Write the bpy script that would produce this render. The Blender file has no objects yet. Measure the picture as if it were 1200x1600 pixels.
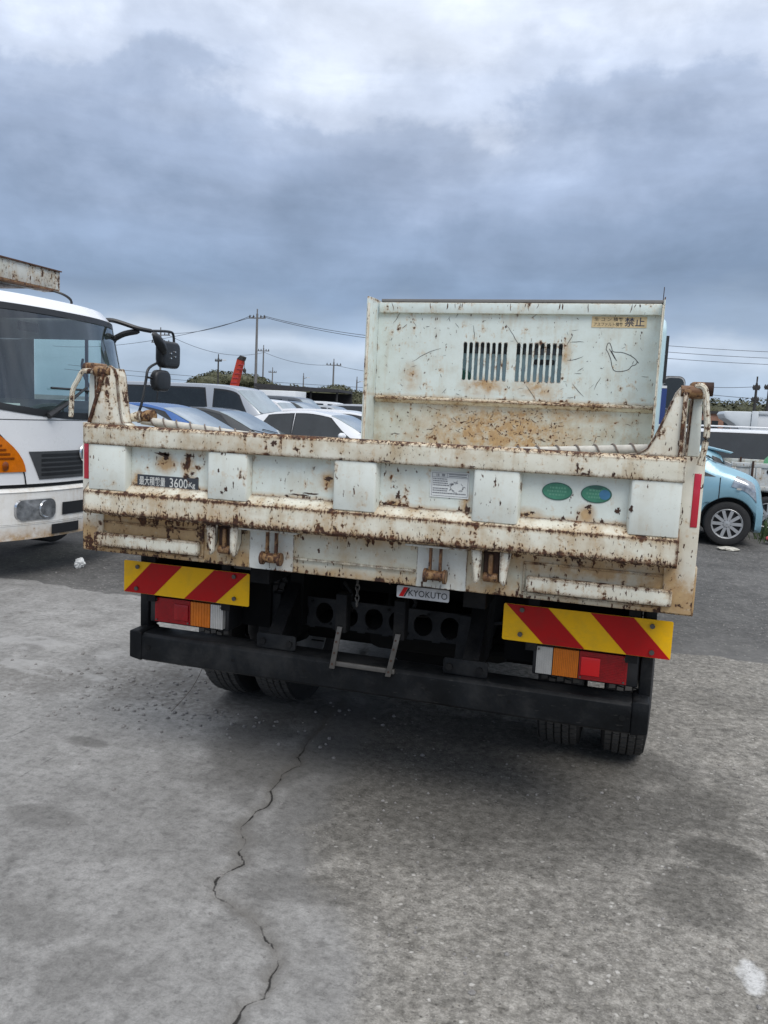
import bpy, bmesh, math, random
import numpy as np
from mathutils import Vector, Matrix
random.seed(7); RNG = np.random.default_rng(7)
R = math.radians
SC = bpy.context.scene
COL = SC.collection

# ------------------------------------------------------------------ camera
cam_d = bpy.data.cameras.new('camera'); cam = bpy.data.objects.new('camera', cam_d); COL.objects.link(cam)
YAW, PITCH, ROLL = .2933, .1268, .046
_f = Vector((-math.sin(YAW)*math.cos(PITCH), math.cos(YAW)*math.cos(PITCH), -math.sin(PITCH)))
_r = Vector((math.cos(YAW), math.sin(YAW), 0)); _u = _r.cross(_f)
_r2 = _r*math.cos(ROLL)+_u*math.sin(ROLL); _u2 = -_r*math.sin(ROLL)+_u*math.cos(ROLL)
cam.matrix_world = Matrix(((_r2.x, _u2.x, -_f.x, .905), (_r2.y, _u2.y, -_f.y, -2.568), (_r2.z, _u2.z, -_f.z, 1.544), (0, 0, 0, 1)))
cam_d.sensor_fit = 'HORIZONTAL'; cam_d.sensor_width = 36; cam_d.lens = 36*1250/1200
cam_d.clip_start = .05; cam_d.clip_end = 6000
SC.camera = cam
SC.render.resolution_x = 768; SC.render.resolution_y = 1024

# ------------------------------------------------------------------ world: overcast cloud deck over a Nishita sky
SKY_OFF = (0, 0, 0)
SUN_EL, SUN_AZ = R(52), R(140)      # azimuth clockwise from +y
W = bpy.data.worlds.new('World'); SC.world = W; W.use_nodes = True
nt = W.node_tree; nt.nodes.clear()
def N(tree, t, **kw):
    n = tree.nodes.new(t)
    for k, v in kw.items():
        if k.startswith('i_'):
            n.inputs[k[2:].replace('_', ' ')].default_value = v
        else: setattr(n, k, v)
    return n
def mathn(tree, op, a, b=None, c=None, clamp=False):
    n = tree.nodes.new('ShaderNodeMath'); n.operation = op; n.use_clamp = clamp
    for i, v in enumerate((a, b, c)):
        if v is None: continue
        if isinstance(v, (int, float)): n.inputs[i].default_value = v
        else: tree.links.new(v, n.inputs[i])
    return n.outputs[0]
def ramp(tree, fac, stops, interp='LINEAR'):
    n = tree.nodes.new('ShaderNodeValToRGB'); n.color_ramp.interpolation = interp
    el = n.color_ramp.elements
    while len(el) < len(stops): el.new(.5)
    for e, (p, c) in zip(el, stops):
        e.position = p; e.color = (c, c, c, 1) if isinstance(c, (int, float)) else (*c, 1)
    tree.links.new(fac, n.inputs[0]); return n.outputs[0]
def mixc(tree, fac, a, b, mode='MIX'):
    n = tree.nodes.new('ShaderNodeMix'); n.data_type = 'RGBA'; n.blend_type = mode
    for i, v in ((0, fac), (6, a), (7, b)):
        if isinstance(v, (int, float)): n.inputs[i].default_value = v
        elif isinstance(v, tuple): n.inputs[i].default_value = (*v, 1)
        else: tree.links.new(v, n.inputs[i])
    return n.outputs[2]
def noise(tree, vec, scale, detail=4, rough=.55, dist=0, out=0):
    n = tree.nodes.new('ShaderNodeTexNoise'); n.inputs['Scale'].default_value = scale
    n.inputs['Detail'].default_value = detail; n.inputs['Roughness'].default_value = rough; n.inputs['Distortion'].default_value = dist
    if vec is not None: tree.links.new(vec, n.inputs['Vector'])
    return n.outputs[out]
def vmap(tree, vec, scale=(1, 1, 1), loc=(0, 0, 0), rot=(0, 0, 0)):
    n = tree.nodes.new('ShaderNodeMapping'); n.inputs['Scale'].default_value = scale
    n.inputs['Location'].default_value = loc; n.inputs['Rotation'].default_value = rot
    tree.links.new(vec, n.inputs['Vector']); return n.outputs[0]

tc = N(nt, 'ShaderNodeTexCoord')
sep = N(nt, 'ShaderNodeSeparateXYZ'); nt.links.new(tc.outputs['Generated'], sep.inputs[0])
zc = mathn(nt, 'MAXIMUM', sep.outputs['Z'], 0.0)
den = mathn(nt, 'ADD', zc, .16)
comb = N(nt, 'ShaderNodeCombineXYZ')
nt.links.new(mathn(nt, 'DIVIDE', sep.outputs['X'], den), comb.inputs[0])
nt.links.new(mathn(nt, 'DIVIDE', sep.outputs['Y'], den), comb.inputs[1])
deck = comb.outputs[0]
dirv = tc.outputs['Generated']
nbig = noise(nt, vmap(nt, dirv, (1, 1, 1.3), SKY_OFF), 2.1, 3, .5, .2)
nmid = noise(nt, vmap(nt, dirv, (1, 1, 1.35), (0, 4.2, 2)), 6.5, 8, .56, .15)
nfin = noise(nt, vmap(nt, dirv, (1, 1, 4.0), (5, 0, 2)), 5.0, 7, .55, .3)
# elevation warped by the cloud noise, so that the deck has billowed edges
wrp = mathn(nt, 'ADD', mathn(nt, 'MULTIPLY', mathn(nt, 'SUBTRACT', nbig, .5), .28), mathn(nt, 'MULTIPLY', mathn(nt, 'SUBTRACT', nmid, .5), .24))
ev = mathn(nt, 'ADD', zc, mathn(nt, 'MULTIPLY', wrp, ramp(nt, zc, [(0, .10), (.10, .30), (.32, 1.0)])))
cloud = ramp(nt, ev, [(0, (.29, .38, .495)), (.045, (.36, .445, .56)), (.070, (.45, .525, .63)), (.095, (.275, .355, .475)), (.14, (.195, .265, .380)), (.21, (.228, .298, .420)),
                      (.28, (.290, .360, .490)), (.340, (.355, .425, .555)), (.372, (.48, .545, .665)), (.45, (.61, .67, .775)), (.60, (.74, .79, .88)), (1, (1.04, 1.07, 1.12))], 'EASE')
bil = ramp(nt, nmid, [(.3, .89), (.5, 1.0), (.7, 1.13)])
cloud = mixc(nt, 1.0, cloud, bil, 'MULTIPLY'); cloud = mixc(nt, 1.0, cloud, (1.06, 1.06, 1.07), 'MULTIPLY')
wisp = ramp(nt, nfin, [(.3, .88), (.5, 1.0), (.72, 1.14)])
cloud = mixc(nt, 1.0, cloud, wisp, 'MULTIPLY')
sky = N(nt, 'ShaderNodeTexSky'); sky.sky_type = 'NISHITA'; sky.sun_disc = False
sky.sun_elevation = SUN_EL; sky.sun_rotation = SUN_AZ
cl10 = mixc(nt, 1.0, cloud, (10.5, 10.5, 10.5), 'MULTIPLY')
skyc = mixc(nt, .955, sky.outputs[0], cl10)
bg = N(nt, 'ShaderNodeBackground'); bg.inputs['Strength'].default_value = .1
nt.links.new(skyc, bg.inputs['Color'])
wo = N(nt, 'ShaderNodeOutputWorld'); nt.links.new(bg.outputs[0], wo.inputs[0])

# ------------------------------------------------------------------ sun (overcast: weak and very soft)
sd = bpy.data.lights.new('sun', 'SUN'); sd.energy = 1.5; sd.angle = R(30); sd.color = (1, .965, .92)
so = bpy.data.objects.new('sun', sd); COL.objects.link(so)
_sdir = Vector((math.sin(SUN_AZ)*math.cos(SUN_EL), math.cos(SUN_AZ)*math.cos(SUN_EL), math.sin(SUN_EL)))
so.rotation_euler = _sdir.to_track_quat('Z', 'Y').to_euler(); so.location = (0, -6, 12)

SC.view_settings.view_transform = 'Standard'; SC.view_settings.look = 'None'
SC.view_settings.exposure = 0.24; SC.view_settings.gamma = 1; SC.view_settings.use_curve_mapping = False
SC.render.engine = 'CYCLES'
SC.cycles.max_bounces = 6; SC.cycles.transparent_max_bounces = 10; SC.cycles.use_denoising = True

# ------------------------------------------------------------------ helpers
def tag(o, label=None, cat=None, group=None, kind=None):
    if label: o['label'] = label
    if cat: o['category'] = cat
    if group: o['group'] = group
    if kind: o['kind'] = kind
    return o
def empty(name, loc=(0, 0, 0), rz=0, label=None, cat=None, group=None):
    o = bpy.data.objects.new(name, None); COL.objects.link(o)
    o.location = loc; o.rotation_euler = (0, 0, rz); o.empty_display_size = .1
    return tag(o, label, cat, group)
def copy_tree(o, parent=None):
    c = o.copy(); COL.objects.link(c); c.parent = parent
    for ch in list(o.children): copy_tree(ch, c)
    return c
class MB:
    def __init__(s): s.v = []; s.f = []
    def add(s, vs, fs):
        b = len(s.v); s.v += [tuple(map(float, p)) for p in vs]; s.f += [tuple(b+i for i in q) for q in fs]; return s
    def box(s, a, b):
        x0, x1 = sorted((a[0], b[0])); y0, y1 = sorted((a[1], b[1])); z0, z1 = sorted((a[2], b[2]))
        return s.add([(x0, y0, z0), (x1, y0, z0), (x1, y1, z0), (x0, y1, z0), (x0, y0, z1), (x1, y0, z1), (x1, y1, z1), (x0, y1, z1)],
                     [(3, 2, 1, 0), (4, 5, 6, 7), (0, 1, 5, 4), (1, 2, 6, 5), (2, 3, 7, 6), (3, 0, 4, 7)])
    def prism(s, poly, a, b, axis='y'):
        n = len(poly)
        def mk(p, h): return {'y': (p[0], h, p[1]), 'x': (h, p[0], p[1]), 'z': (p[0], p[1], h)}[axis]
        vs = [mk(p, a) for p in poly]+[mk(p, b) for p in poly]
        fs = [tuple(range(n)), tuple(range(2*n-1, n-1, -1))]+[(i, i+n, (i+1) % n+n, (i+1) % n) for i in range(n)]
        return s.add(vs, fs)
    def tube(s, path, r, n=8, cap=True):
        path = [Vector(p) for p in path]; rings = []; m = len(path)
        rr = r if isinstance(r, (list, tuple)) else [r]*m
        up = Vector((0, 0, 1))
        for i, p in enumerate(path):
            d = (path[min(i+1, m-1)]-path[max(i-1, 0)]).normalized()
            a = d.cross(up)
            if a.length < .05: a = d.cross(Vector((1, 0, 0)))
            a.normalize(); b = a.cross(d).normalized()
            rings.append([p+(a*math.cos(t)+b*math.sin(t))*rr[i] for t in [2*math.pi*k/n for k in range(n)]])
        vs = [q for g in rings for q in g]; fs = []
        for i in range(m-1):
            for k in range(n): fs.append((i*n+k, i*n+(k+1) % n, (i+1)*n+(k+1) % n, (i+1)*n+k))
        if cap: fs += [tuple(range(n-1, -1, -1)), tuple((m-1)*n+k for k in range(n))]
        return s.add(vs, fs)
    def cyl(s, a, b, r, n=16): return s.tube([a, b], r, n)
    def lathe(s, prof, c=(0, 0, 0), axis='y', n=32, close=False):
        # prof: (radius, height along axis)
        vs = []; m = len(prof)
        for k in range(n):
            t = 2*math.pi*k/n
            for (r, h) in prof:
                a, b = r*math.cos(t), r*math.sin(t)
                q = {'y': (a, h, b), 'x': (h, a, b), 'z': (a, b, h)}[axis]
                vs.append((q[0]+c[0], q[1]+c[1], q[2]+c[2]))
        fs = []
        for k in range(n):
            k2 = (k+1) % n
            for i in range(m if close else m-1):
                j = (i+1) % m
                fs.append((k*m+i, k2*m+i, k2*m+j, k*m+j))
        return s.add(vs, fs)
    def grid(s, g):
        h, w = len(g), len(g[0])
        return s.add([p for row in g for p in row], [(i*w+j, i*w+j+1, (i+1)*w+j+1, (i+1)*w+j) for i in range(h-1) for j in range(w-1)])
    def build(s, name, mat, parent=None, smooth=False, bevel=0, seg=2, fixn=True, weld=0):
        me = bpy.data.meshes.new(name); me.from_pydata(s.v, [], s.f)
        if bevel or fixn or weld:
            bm = bmesh.new(); bm.from_mesh(me)
            if weld: bmesh.ops.remove_doubles(bm, verts=bm.verts, dist=weld)
            if fixn: bmesh.ops.recalc_face_normals(bm, faces=bm.faces)
            if bevel:
                ed = [e for e in bm.edges if len(e.link_faces) == 2 and e.calc_face_angle(0) > R(28)]
                bmesh.ops.bevel(bm, geom=ed, offset=bevel, segments=seg, profile=.5, affect='EDGES', clamp_overlap=True)
            bm.to_mesh(me); bm.free()
        if smooth or bevel:
            me.polygons.foreach_set('use_smooth', [True]*len(me.polygons))
            me.set_sharp_from_angle(angle=R(40 if smooth else 50))
        me.materials.append(MAT[mat] if isinstance(mat, str) else mat)
        o = bpy.data.objects.new(name, me); COL.objects.link(o); o.parent = parent
        return o
def rrect(x0, z0, x1, z1, r, n=5):
    out = []
    for (cx, cz, a0) in ((x1-r, z1-r, 0), (x0+r, z1-r, 90), (x0+r, z0+r, 180), (x1-r, z0+r, 270)):
        for k in range(n+1):
            a = R(a0+90*k/n); out.append((cx+r*math.cos(a), cz+r*math.sin(a)))
    return out
def arcpts(cx, cz, rx, rz, a0, a1, n):
    return [(cx+rx*math.cos(R(a0+(a1-a0)*k/n)), cz+rz*math.sin(R(a0+(a1-a0)*k/n))) for k in range(n+1)]
def smoothpath(pts, n=6):
    P = [Vector(p) for p in pts]; out = []
    for i in range(len(P)-1):
        p0 = P[max(i-1, 0)]; p1 = P[i]; p2 = P[i+1]; p3 = P[min(i+2, len(P)-1)]
        for k in range(n):
            t = k/n
            out.append(.5*((2*p1)+(p2-p0)*t+(2*p0-5*p1+4*p2-p3)*t*t+(3*p1-p0-3*p2+p3)*t**3))
    return out+[P[-1]]

# ------------------------------------------------------------------ materials
MAT = {}
def newmat(name):
    m = bpy.data.materials.new(name); m.use_nodes = True; t = m.node_tree; t.nodes.clear()
    o = t.nodes.new('ShaderNodeOutputMaterial'); b = t.nodes.new('ShaderNodeBsdfPrincipled'); t.links.new(b.outputs[0], o.inputs[0])
    MAT[name] = m; return m, t, b, o
def plain(name, col, rough=.5, metal=0, spec=.5, var=.12, vscale=6, bump=0, bscale=60, coat=0, rvar=.1, emit=0):
    m, t, b, o = newmat(name)
    tcn = t.nodes.new('ShaderNodeTexCoord'); v = tcn.outputs['Object']
    n1 = noise(t, v, vscale, 5, .6)
    f = ramp(t, n1, [(.25, 1-var), (.75, 1+var)])
    t.links.new(mixc(t, 1.0, col, f, 'MULTIPLY'), b.inputs['Base Color'])
    rn = mathn(t, 'ADD', mathn(t, 'MULTIPLY', mathn(t, 'SUBTRACT', noise(t, v, vscale*2.3, 4, .6), .5), rvar*2), rough, clamp=True)
    t.links.new(rn, b.inputs['Roughness'])
    b.inputs['Metallic'].default_value = metal; b.inputs['Specular IOR Level'].default_value = spec
    b.inputs['Coat Weight'].default_value = coat; b.inputs['Coat Roughness'].default_value = .06
    if bump:
        bn = t.nodes.new('ShaderNodeBump'); bn.inputs['Strength'].default_value = bump; bn.inputs['Distance'].default_value = .01
        t.links.new(noise(t, v, bscale, 5, .6), bn.inputs['Height']); t.links.new(bn.outputs[0], b.inputs['Normal'])
    return m
def dusty(mat, col, amt, scale=7):
    """dried dust and scuffs over an existing plain material"""
    t = MAT[mat].node_tree; b = next(n for n in t.nodes if n.type == 'BSDF_PRINCIPLED'); src = b.inputs['Base Color'].links[0].from_socket
    v = t.nodes.new('ShaderNodeTexCoord').outputs['Object']
    k = mathn(t, 'MULTIPLY', ramp(t, noise(t, v, scale, 8, .7, .4), [(.46, 0.0), (.70, 1.0)]), amt)
    sc = mathn(t, 'MULTIPLY', ramp(t, noise(t, vmap(t, v, (1, 1, 5), (0, 0, 0), (0, R(24), 0)), 26, 5, .6), [(.64, 0.0), (.68, 1.0)]), amt*.9)
    t.links.new(mixc(t, mathn(t, 'MAXIMUM', k, sc), src, col), b.inputs['Base Color'])
def rusty(name, base, chips=.4, edge=.6, stain=.3, streak=.4, dirt=.25, er=.016, cs=26, bands=(), spots=(), offs=(0, 0, 0)):
    """old paint on steel: flakes to brown rust at edges and in chips, tan halo and vertical run marks"""
    m, t, b, o = newmat(name)
    tcn = t.nodes.new('ShaderNodeTexCoord'); v = vmap(t, tcn.outputs['Object'], (1, 1, 1), offs)
    fine = noise(t, v, cs, 8, .68)
    run = noise(t, vmap(t, v, (1, 1, .16)), 34, 6, .62)
    big = noise(t, v, 3.2, 4, .6)
    soft = noise(t, v, 9, 5, .6)
    # edge mask from the Bevel node (where the rounded normal leaves the flat one)
    bv = t.nodes.new('ShaderNodeBevel'); bv.samples = 6; bv.inputs['Radius'].default_value = er
    geo = t.nodes.new('ShaderNodeNewGeometry')
    dp = t.nodes.new('ShaderNodeVectorMath'); dp.operation = 'DOT_PRODUCT'
    t.links.new(bv.outputs[0], dp.inputs[0]); t.links.new(geo.outputs['Normal'], dp.inputs[1])
    em = mathn(t, 'MULTIPLY', mathn(t, 'SUBTRACT', 1.0, dp.outputs['Value']), 6.0, clamp=True)
    emk = mathn(t, 'MULTIPLY', em, edge*.24)
    # chip threshold field
    bigk = mathn(t, 'MULTIPLY', mathn(t, 'SUBTRACT', big, .5), .34)
    fld = mathn(t, 'ADD', mathn(t, 'ADD', mathn(t, 'MULTIPLY', fine, .62), mathn(t, 'MULTIPLY', run, .38*streak+.12)), bigk)
    fld = mathn(t, 'ADD', fld, emk)
    sx = t.nodes.new('ShaderNodeSeparateXYZ'); t.links.new(tcn.outputs['Object'], sx.inputs[0])
    hwm = mathn(t, 'ADD', .25, mathn(t, 'MULTIPLY', noise(t, vmap(t, v, (1, 1, .1)), 30, 5, .65), 1.5))
    bsum = None
    for (zc_b, hw, k_) in bands:                    # wear along a pressed edge, ragged by the runs
        q_ = mathn(t, 'DIVIDE', mathn(t, 'ABSOLUTE', mathn(t, 'SUBTRACT', sx.outputs['Z'], zc_b)), mathn(t, 'MULTIPLY', hwm, hw))
        q_ = mathn(t, 'MULTIPLY', mathn(t, 'SUBTRACT', 1.0, q_, clamp=True), k_)
        bsum = q_ if bsum is None else mathn(t, 'ADD', bsum, q_)
    ssum = None
    for (xc_s, zc_s, rx_s, rz_s, k_) in spots:      # rust-water stains with their own place
        a_ = mathn(t, 'POWER', mathn(t, 'DIVIDE', mathn(t, 'SUBTRACT', sx.outputs['X'], xc_s), rx_s), 2.0); b2 = mathn(t, 'POWER', mathn(t, 'DIVIDE', mathn(t, 'SUBTRACT', sx.outputs['Z'], zc_s), rz_s), 2.0)
        q_ = mathn(t, 'SUBTRACT', 1.0, mathn(t, 'SQRT', mathn(t, 'ADD', a_, b2)), clamp=True)
        q_ = mathn(t, 'MULTIPLY', mathn(t, 'MULTIPLY', q_, mathn(t, 'ADD', .1, mathn(t, 'MULTIPLY', mathn(t, 'ADD', soft, fine), .95))), k_)
        ssum = q_ if ssum is None else mathn(t, 'MAXIMUM', ssum, q_)
    if bsum is not None: fld = mathn(t, 'ADD', fld, mathn(t, 'MULTIPLY', bsum, .115))
    if ssum is not None: fld = mathn(t, 'ADD', fld, mathn(t, 'MULTIPLY', ssum, .028))
    thr = .37+.19*streak+.135-.10*chips
    chip = ramp(t, mathn(t, 'SUBTRACT', fld, thr-.5), [(.490, 0.0), (.512, 1.0)])
    halo = ramp(t, mathn(t, 'SUBTRACT', fld, thr-.5), [(.43, 0.0), (.505, 1.0)])
    flk = mathn(t, 'ADD', noise(t, vmap(t, v, (1, 1, .38)), cs*3.4, 4, .6), mathn(t, 'ADD', mathn(t, 'MULTIPLY', em, .13*edge), mathn(t, 'MULTIPLY', mathn(t, 'SUBTRACT', soft, .5), .35)))
    if bsum is not None: flk = mathn(t, 'ADD', flk, mathn(t, 'MULTIPLY', bsum, .16))
    flk = ramp(t, flk, [(.685-.12*chips, 0.0), (.71-.12*chips, 1.0)])
    chip = mathn(t, 'MAXIMUM', chip, flk)
    # rain runs
    runs = ramp(t, mathn(t, 'ADD', noise(t, vmap(t, v, (1, 1, .05)), 22, 5, .6), mathn(t, 'MULTIPLY', mathn(t, 'SUBTRACT', soft, .5), .8)), [(.50, 0.0), (.78, 1.0)])
    stn = ramp(t, mathn(t, 'ADD', big, mathn(t, 'MULTIPLY', mathn(t, 'SUBTRACT', soft, .5), .5)), [(.56-.26*stain, 0.0), (.82-.26*stain, 1.0)])
    c0 = mixc(t, mathn(t, 'MULTIPLY', ramp(t, soft, [(.35, 0.0), (.75, 1.0)]), dirt), base, tuple(x*y for x, y in zip(base, (.66, .62, .52))))
    speck = ramp(t, noise(t, v, 120, 3, .6), [(.62, 0.0), (.72, .5)])
    c0 = mixc(t, mathn(t, 'MULTIPLY', speck, dirt), c0, (.22, .19, .15))
    c1 = mixc(t, mathn(t, 'MULTIPLY', runs, .55*streak), c0, (.40, .27, .13))
    c1 = mixc(t, mathn(t, 'MULTIPLY', stn, min(1, stain*1.1)), c1, (.36, .215, .085))
    if ssum is not None: c1 = mixc(t, mathn(t, 'MINIMUM', mathn(t, 'MULTIPLY', mathn(t, 'MULTIPLY', ssum, ramp(t, noise(t, v, 16, 7, .68), [(.36, .25), (.62, 1.0)])), 1.25), .85), c1, mixc(t, ramp(t, fine, [(.35, 0.0), (.65, 1.0)]), (.50, .315, .125), (.34, .19, .07)))
    if bsum is not None: c1 = mixc(t, mathn(t, 'MULTIPLY', mathn(t, 'MINIMUM', bsum, 1.0), .75), c1, (.46, .29, .13))
    c2 = mixc(t, mathn(t, 'MULTIPLY', halo, .55), c1, (.50, .315, .14))
    rustc = ramp(t, noise(t, v, 48, 6, .7), [(.30, (.022, .013, .011)), (.50, (.065, .030, .019)), (.66, (.14, .058, .024)), (.80, (.27, .12, .045))])
    c3 = mixc(t, chip, c2, rustc)
    t.links.new(c3, b.inputs['Base Color'])
    t.links.new(mathn(t, 'ADD', mathn(t, 'MULTIPLY', chip, .38), mathn(t, 'ADD', .42, mathn(t, 'MULTIPLY', stn, .2)), clamp=True), b.inputs['Roughness'])
    b.inputs['Specular IOR Level'].default_value = .4
    bn = t.nodes.new('ShaderNodeBump'); bn.inputs['Strength'].default_value = .55; bn.inputs['Distance'].default_value = .004
    hgt = mathn(t, 'ADD', mathn(t, 'MULTIPLY', chip, -.8), mathn(t, 'MULTIPLY', noise(t, v, 7, 3, .5), 1.3))
    hgt = mathn(t, 'ADD', hgt, mathn(t, 'MULTIPLY', mathn(t, 'MULTIPLY', noise(t, v, 160, 3, .6), chip), .8))
    t.links.new(hgt, bn.inputs['Height']); t.links.new(bn.outputs[0], b.inputs['Normal'])
    return m
CREAM = (.74, .725, .62); PALE = (.64, .72, .70)
rusty('rail_paint', CREAM, chips=.34, edge=.9, stain=.48, streak=1.0, dirt=.6, er=.024, cs=44, bands=((1.443, .018, .95), (1.104, .040, .85), (1.186, .014, .7), (1.366, .008, .4), (1.648, .02, .5), (.966, .02, .5), (1.02, .012, .5)))
rusty('stake_paint', (.70, .735, .68), chips=.12, edge=.6, stain=.10, streak=.4, dirt=.3, er=.008, offs=(3, 0, 0))
rusty('skin_paint', (.68, .735, .69), chips=.14, edge=.8, stain=.10, streak=.4, dirt=.35, er=.014, cs=24, offs=(1, 2, 0), bands=((1.221, .016, .7),), spots=((-.74, 1.31, .06, .05, 1.3), (-.645, 1.30, .04, .06, 1.3), (-.86, 1.24, .04, .05, 1.2), (.16, 1.235, .05, .04, 1.0), (.79, 1.245, .04, .04, 1.0), (.61, 1.23, .06, .03, 1.0), (-.09, 1.29, .05, .05, 1.0), (.4, 1.24, .03, .07, 1.0)))
rusty('sill_paint', (.60, .59, .50), chips=.30, edge=.6, stain=.50, streak=.7, dirt=.6, er=.012, offs=(0, 0, 5), bands=((.942, .03, .5), (1.09, .03, .6)), spots=((-.86, 1.03, .60, .20, 1.9), (1.08, .96, .18, .18, 1.9), (.85, 1.06, .5, .05, 1.2), (-.45, .97, .2, .1, 1.1), (.5, .96, .1, .08, 1.2), (.0, .95, .4, .03, .8)))
rusty('patch_paint', (.62, .64, .61), chips=.16, edge=.6, stain=.12, streak=.4, dirt=.4, er=.008)
rusty('ear_paint', (.74, .72, .62), chips=.5, edge=.9, stain=.25, streak=.6, dirt=.5, er=.016)
rusty('post_paint', (.71, .69, .60), chips=.30, edge=.6, stain=.18, streak=.6, dirt=.45, er=.008, bands=((1.444, .03, .5),), spots=((1.09, .97, .12, .12, 1.6), (-1.09, .97, .12, .12, 1.5), (1.06, 1.05, .04, .2, 1.2)))
rusty('board_paint', PALE, chips=.05, edge=.5, stain=.08, streak=.45, dirt=.3, er=.008, cs=15, bands=((2.386, .02, .6), (1.665, .02, .5)), spots=((-.2, 1.76, .22, .10, 1.0), (.2, 1.76, .22, .11, .9), (-.78, 1.80, .10, .16, .7), (.40, 2.0, .06, .15, .6)))
rusty('board_low', (.58, .62, .56), chips=.20, edge=.4, stain=.22, streak=.6, dirt=.6, er=.008, cs=24, spots=((-.05, 1.40, .85, .36, 1.15), (.1, 1.55, 1.0, .1, .8)))
rusty('edge_rust', (.55, .50, .42), chips=1.5, edge=.6, stain=.5, streak=.6, dirt=.6, er=.006, cs=34)
rusty('lever_paint', (.72, .69, .58), chips=.95, edge=.6, stain=.35, streak=.6, dirt=.6, er=.006, cs=40)
rusty('hinge_rust', (.15, .07, .03), chips=.9, edge=.8, stain=.25, streak=.5, dirt=.8, er=.01)
rusty('beam_paint', (.62, .63, .58), chips=.5, edge=1.0, stain=.3, streak=.8, dirt=.5, er=.02)
rusty('keigate_paint', (.56, .58, .58), chips=.16, edge=.5, stain=.1, streak=.4, dirt=.6, er=.01)
plain('rust_dark', (.05, .026, .018), .9, var=.5, vscale=40, bump=.4)
plain('rust_mid', (.085, .042, .027), .85, var=.45, vscale=30, bump=.4)
plain('rust_stain', (.42, .27, .13), .7, var=.2, vscale=30)
plain('scratch_ink', (.028, .026, .028), .7, var=.3)
plain('black_frame', (.0075, .008, .009), .62, spec=.14, var=.5, vscale=5, bump=.25, bscale=30, rvar=.2)
plain('bumper_black', (.0085, .0098, .0115), .50, spec=.14, var=.6, vscale=5, bump=.25, bscale=18, rvar=.25)
plain('underside', (.007, .0075, .008), .85, spec=.2, var=.4)
plain('member_grey', (.022, .0235, .026), .6, spec=.2, var=.5, vscale=7, bump=.2)
plain('step_steel', (.10, .095, .088), .55, metal=.4, var=.35, vscale=14, bump=.2)
plain('rubber', (.016, .016, .017), .75, var=.3, vscale=10, bump=.3, bscale=80)
plain('rubber_dusty', (.065, .062, .058), .85, var=.4, vscale=8)
plain('yellow_sheet', (.90, .50, .004), .38, spec=.25, var=.06)
plain('red_sheet', (.46, .008, .009), .38, spec=.2, var=.1)
plain('bolt_steel', (.12, .11, .10), .5, metal=.6)
plain('plate_silver', (.44, .45, .46), .4, var=.1)
plain('ink_black', (.02, .02, .022), .6, var=.1)
plain('ink_blue', (.035, .042, .075), .6, var=.2)
plain('plate_dark', (.040, .046, .056), .5, var=.25, vscale=30)
plain('letter_white', (.62, .63, .60), .5, var=.2, vscale=30)
plain('label_paper', (.66, .68, .66), .5, var=.06, vscale=20)
plain('label_ink', (.20, .205, .22), .6, var=.2)
plain('sign_tan', (.58, .46, .27), .55, var=.16, vscale=20)
plain('sticker_green', (.05, .20, .13), .32, var=.35, vscale=18)
plain('sticker_rim', (.04, .13, .10), .4, var=.2)
plain('sticker_blue', (.05, .17, .30), .35, var=.2, vscale=30)
plain('sticker_text', (.12, .32, .22), .4, var=.2)
plain('white_paint', (.76, .77, .78), .28, var=.05, vscale=2, coat=.4)
plain('white_dirty', (.70, .69, .64), .4, var=.16, vscale=5)
plain('van_silver', (.40, .425, .455), .32, metal=.35, var=.04, vscale=1.5, coat=.5)
plain('car_silver', (.42, .44, .46), .3, metal=.4, var=.04, vscale=1.5, coat=.5)
plain('car_blue', (.028, .11, .33), .25, metal=.25, var=.06, vscale=1.5, coat=.7)
plain('car_dark', (.025, .03, .032), .25, var=.06, vscale=1.5, coat=.7)
plain('car_white', (.74, .755, .77), .28, var=.04, vscale=1.5, coat=.5)
plain('car_grey', (.12, .13, .14), .3, metal=.3, var=.06, vscale=1.5, coat=.5)
plain('car_red', (.30, .035, .04), .3, var=.06, vscale=1.5, coat=.5)
plain('car_skyblue', (.22, .40, .49), .28, metal=.15, var=.04, vscale=1.5, coat=.6)
plain('cab_pale', (.46, .62, .66), .3, var=.05, vscale=2, coat=.4)
plain('cab_blue', (.018, .045, .20), .3, var=.1, coat=.5)
plain('trim_black', (.017, .018, .020), .45, var=.2)
plain('grille_grey', (.055, .058, .062), .5, var=.2)
plain('glass_dark', (.014, .018, .020), .05, var=.3, spec=.6, rvar=.02, coat=.15)
plain('glass_screen', (.20, .26, .27), .06, var=.35, vscale=2.5, spec=1.0, metal=.25, rvar=.02, coat=1)
plain('mirror_glass', (.75, .77, .78), .04, metal=1, var=.03, rvar=.01)
plain('chrome', (.65, .66, .67), .15, metal=1, var=.05)
plain('hub_silver', (.46, .47, .48), .35, metal=.5, var=.1)
plain('hub_dark', (.03, .03, .032), .7, var=.2)  # near-black backing behind the spokes and in the wheel housings
plain('lens_red', (.30, .004, .008), .2, var=.2, vscale=30, spec=.3, coat=.3)
plain('lens_red_bright', (.70, .008, .012), .2, var=.05, spec=.3, coat=.3)
plain('lens_amber', (.58, .15, .006), .2, var=.15, vscale=30, spec=.3, coat=.3)
plain('lens_amber_dark', (.20, .045, .004), .25, var=.2, vscale=30, spec=.3, coat=.3)
plain('lens_clear', (.50, .49, .46), .14, var=.12, vscale=20, coat=1)
plain('lamp_glass', (.34, .36, .38), .10, metal=.6, var=.7, vscale=14, coat=.8)
plain('reflector_red', (.50, .012, .035), .2, var=.15, coat=.6)
plain('interior', (.035, .036, .038), .8, var=.3)
plain('seat_cloth', (.09, .09, .095), .85, var=.2)
plain('tape_white', (.50, .48, .42), .6, var=.25, vscale=30)
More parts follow.
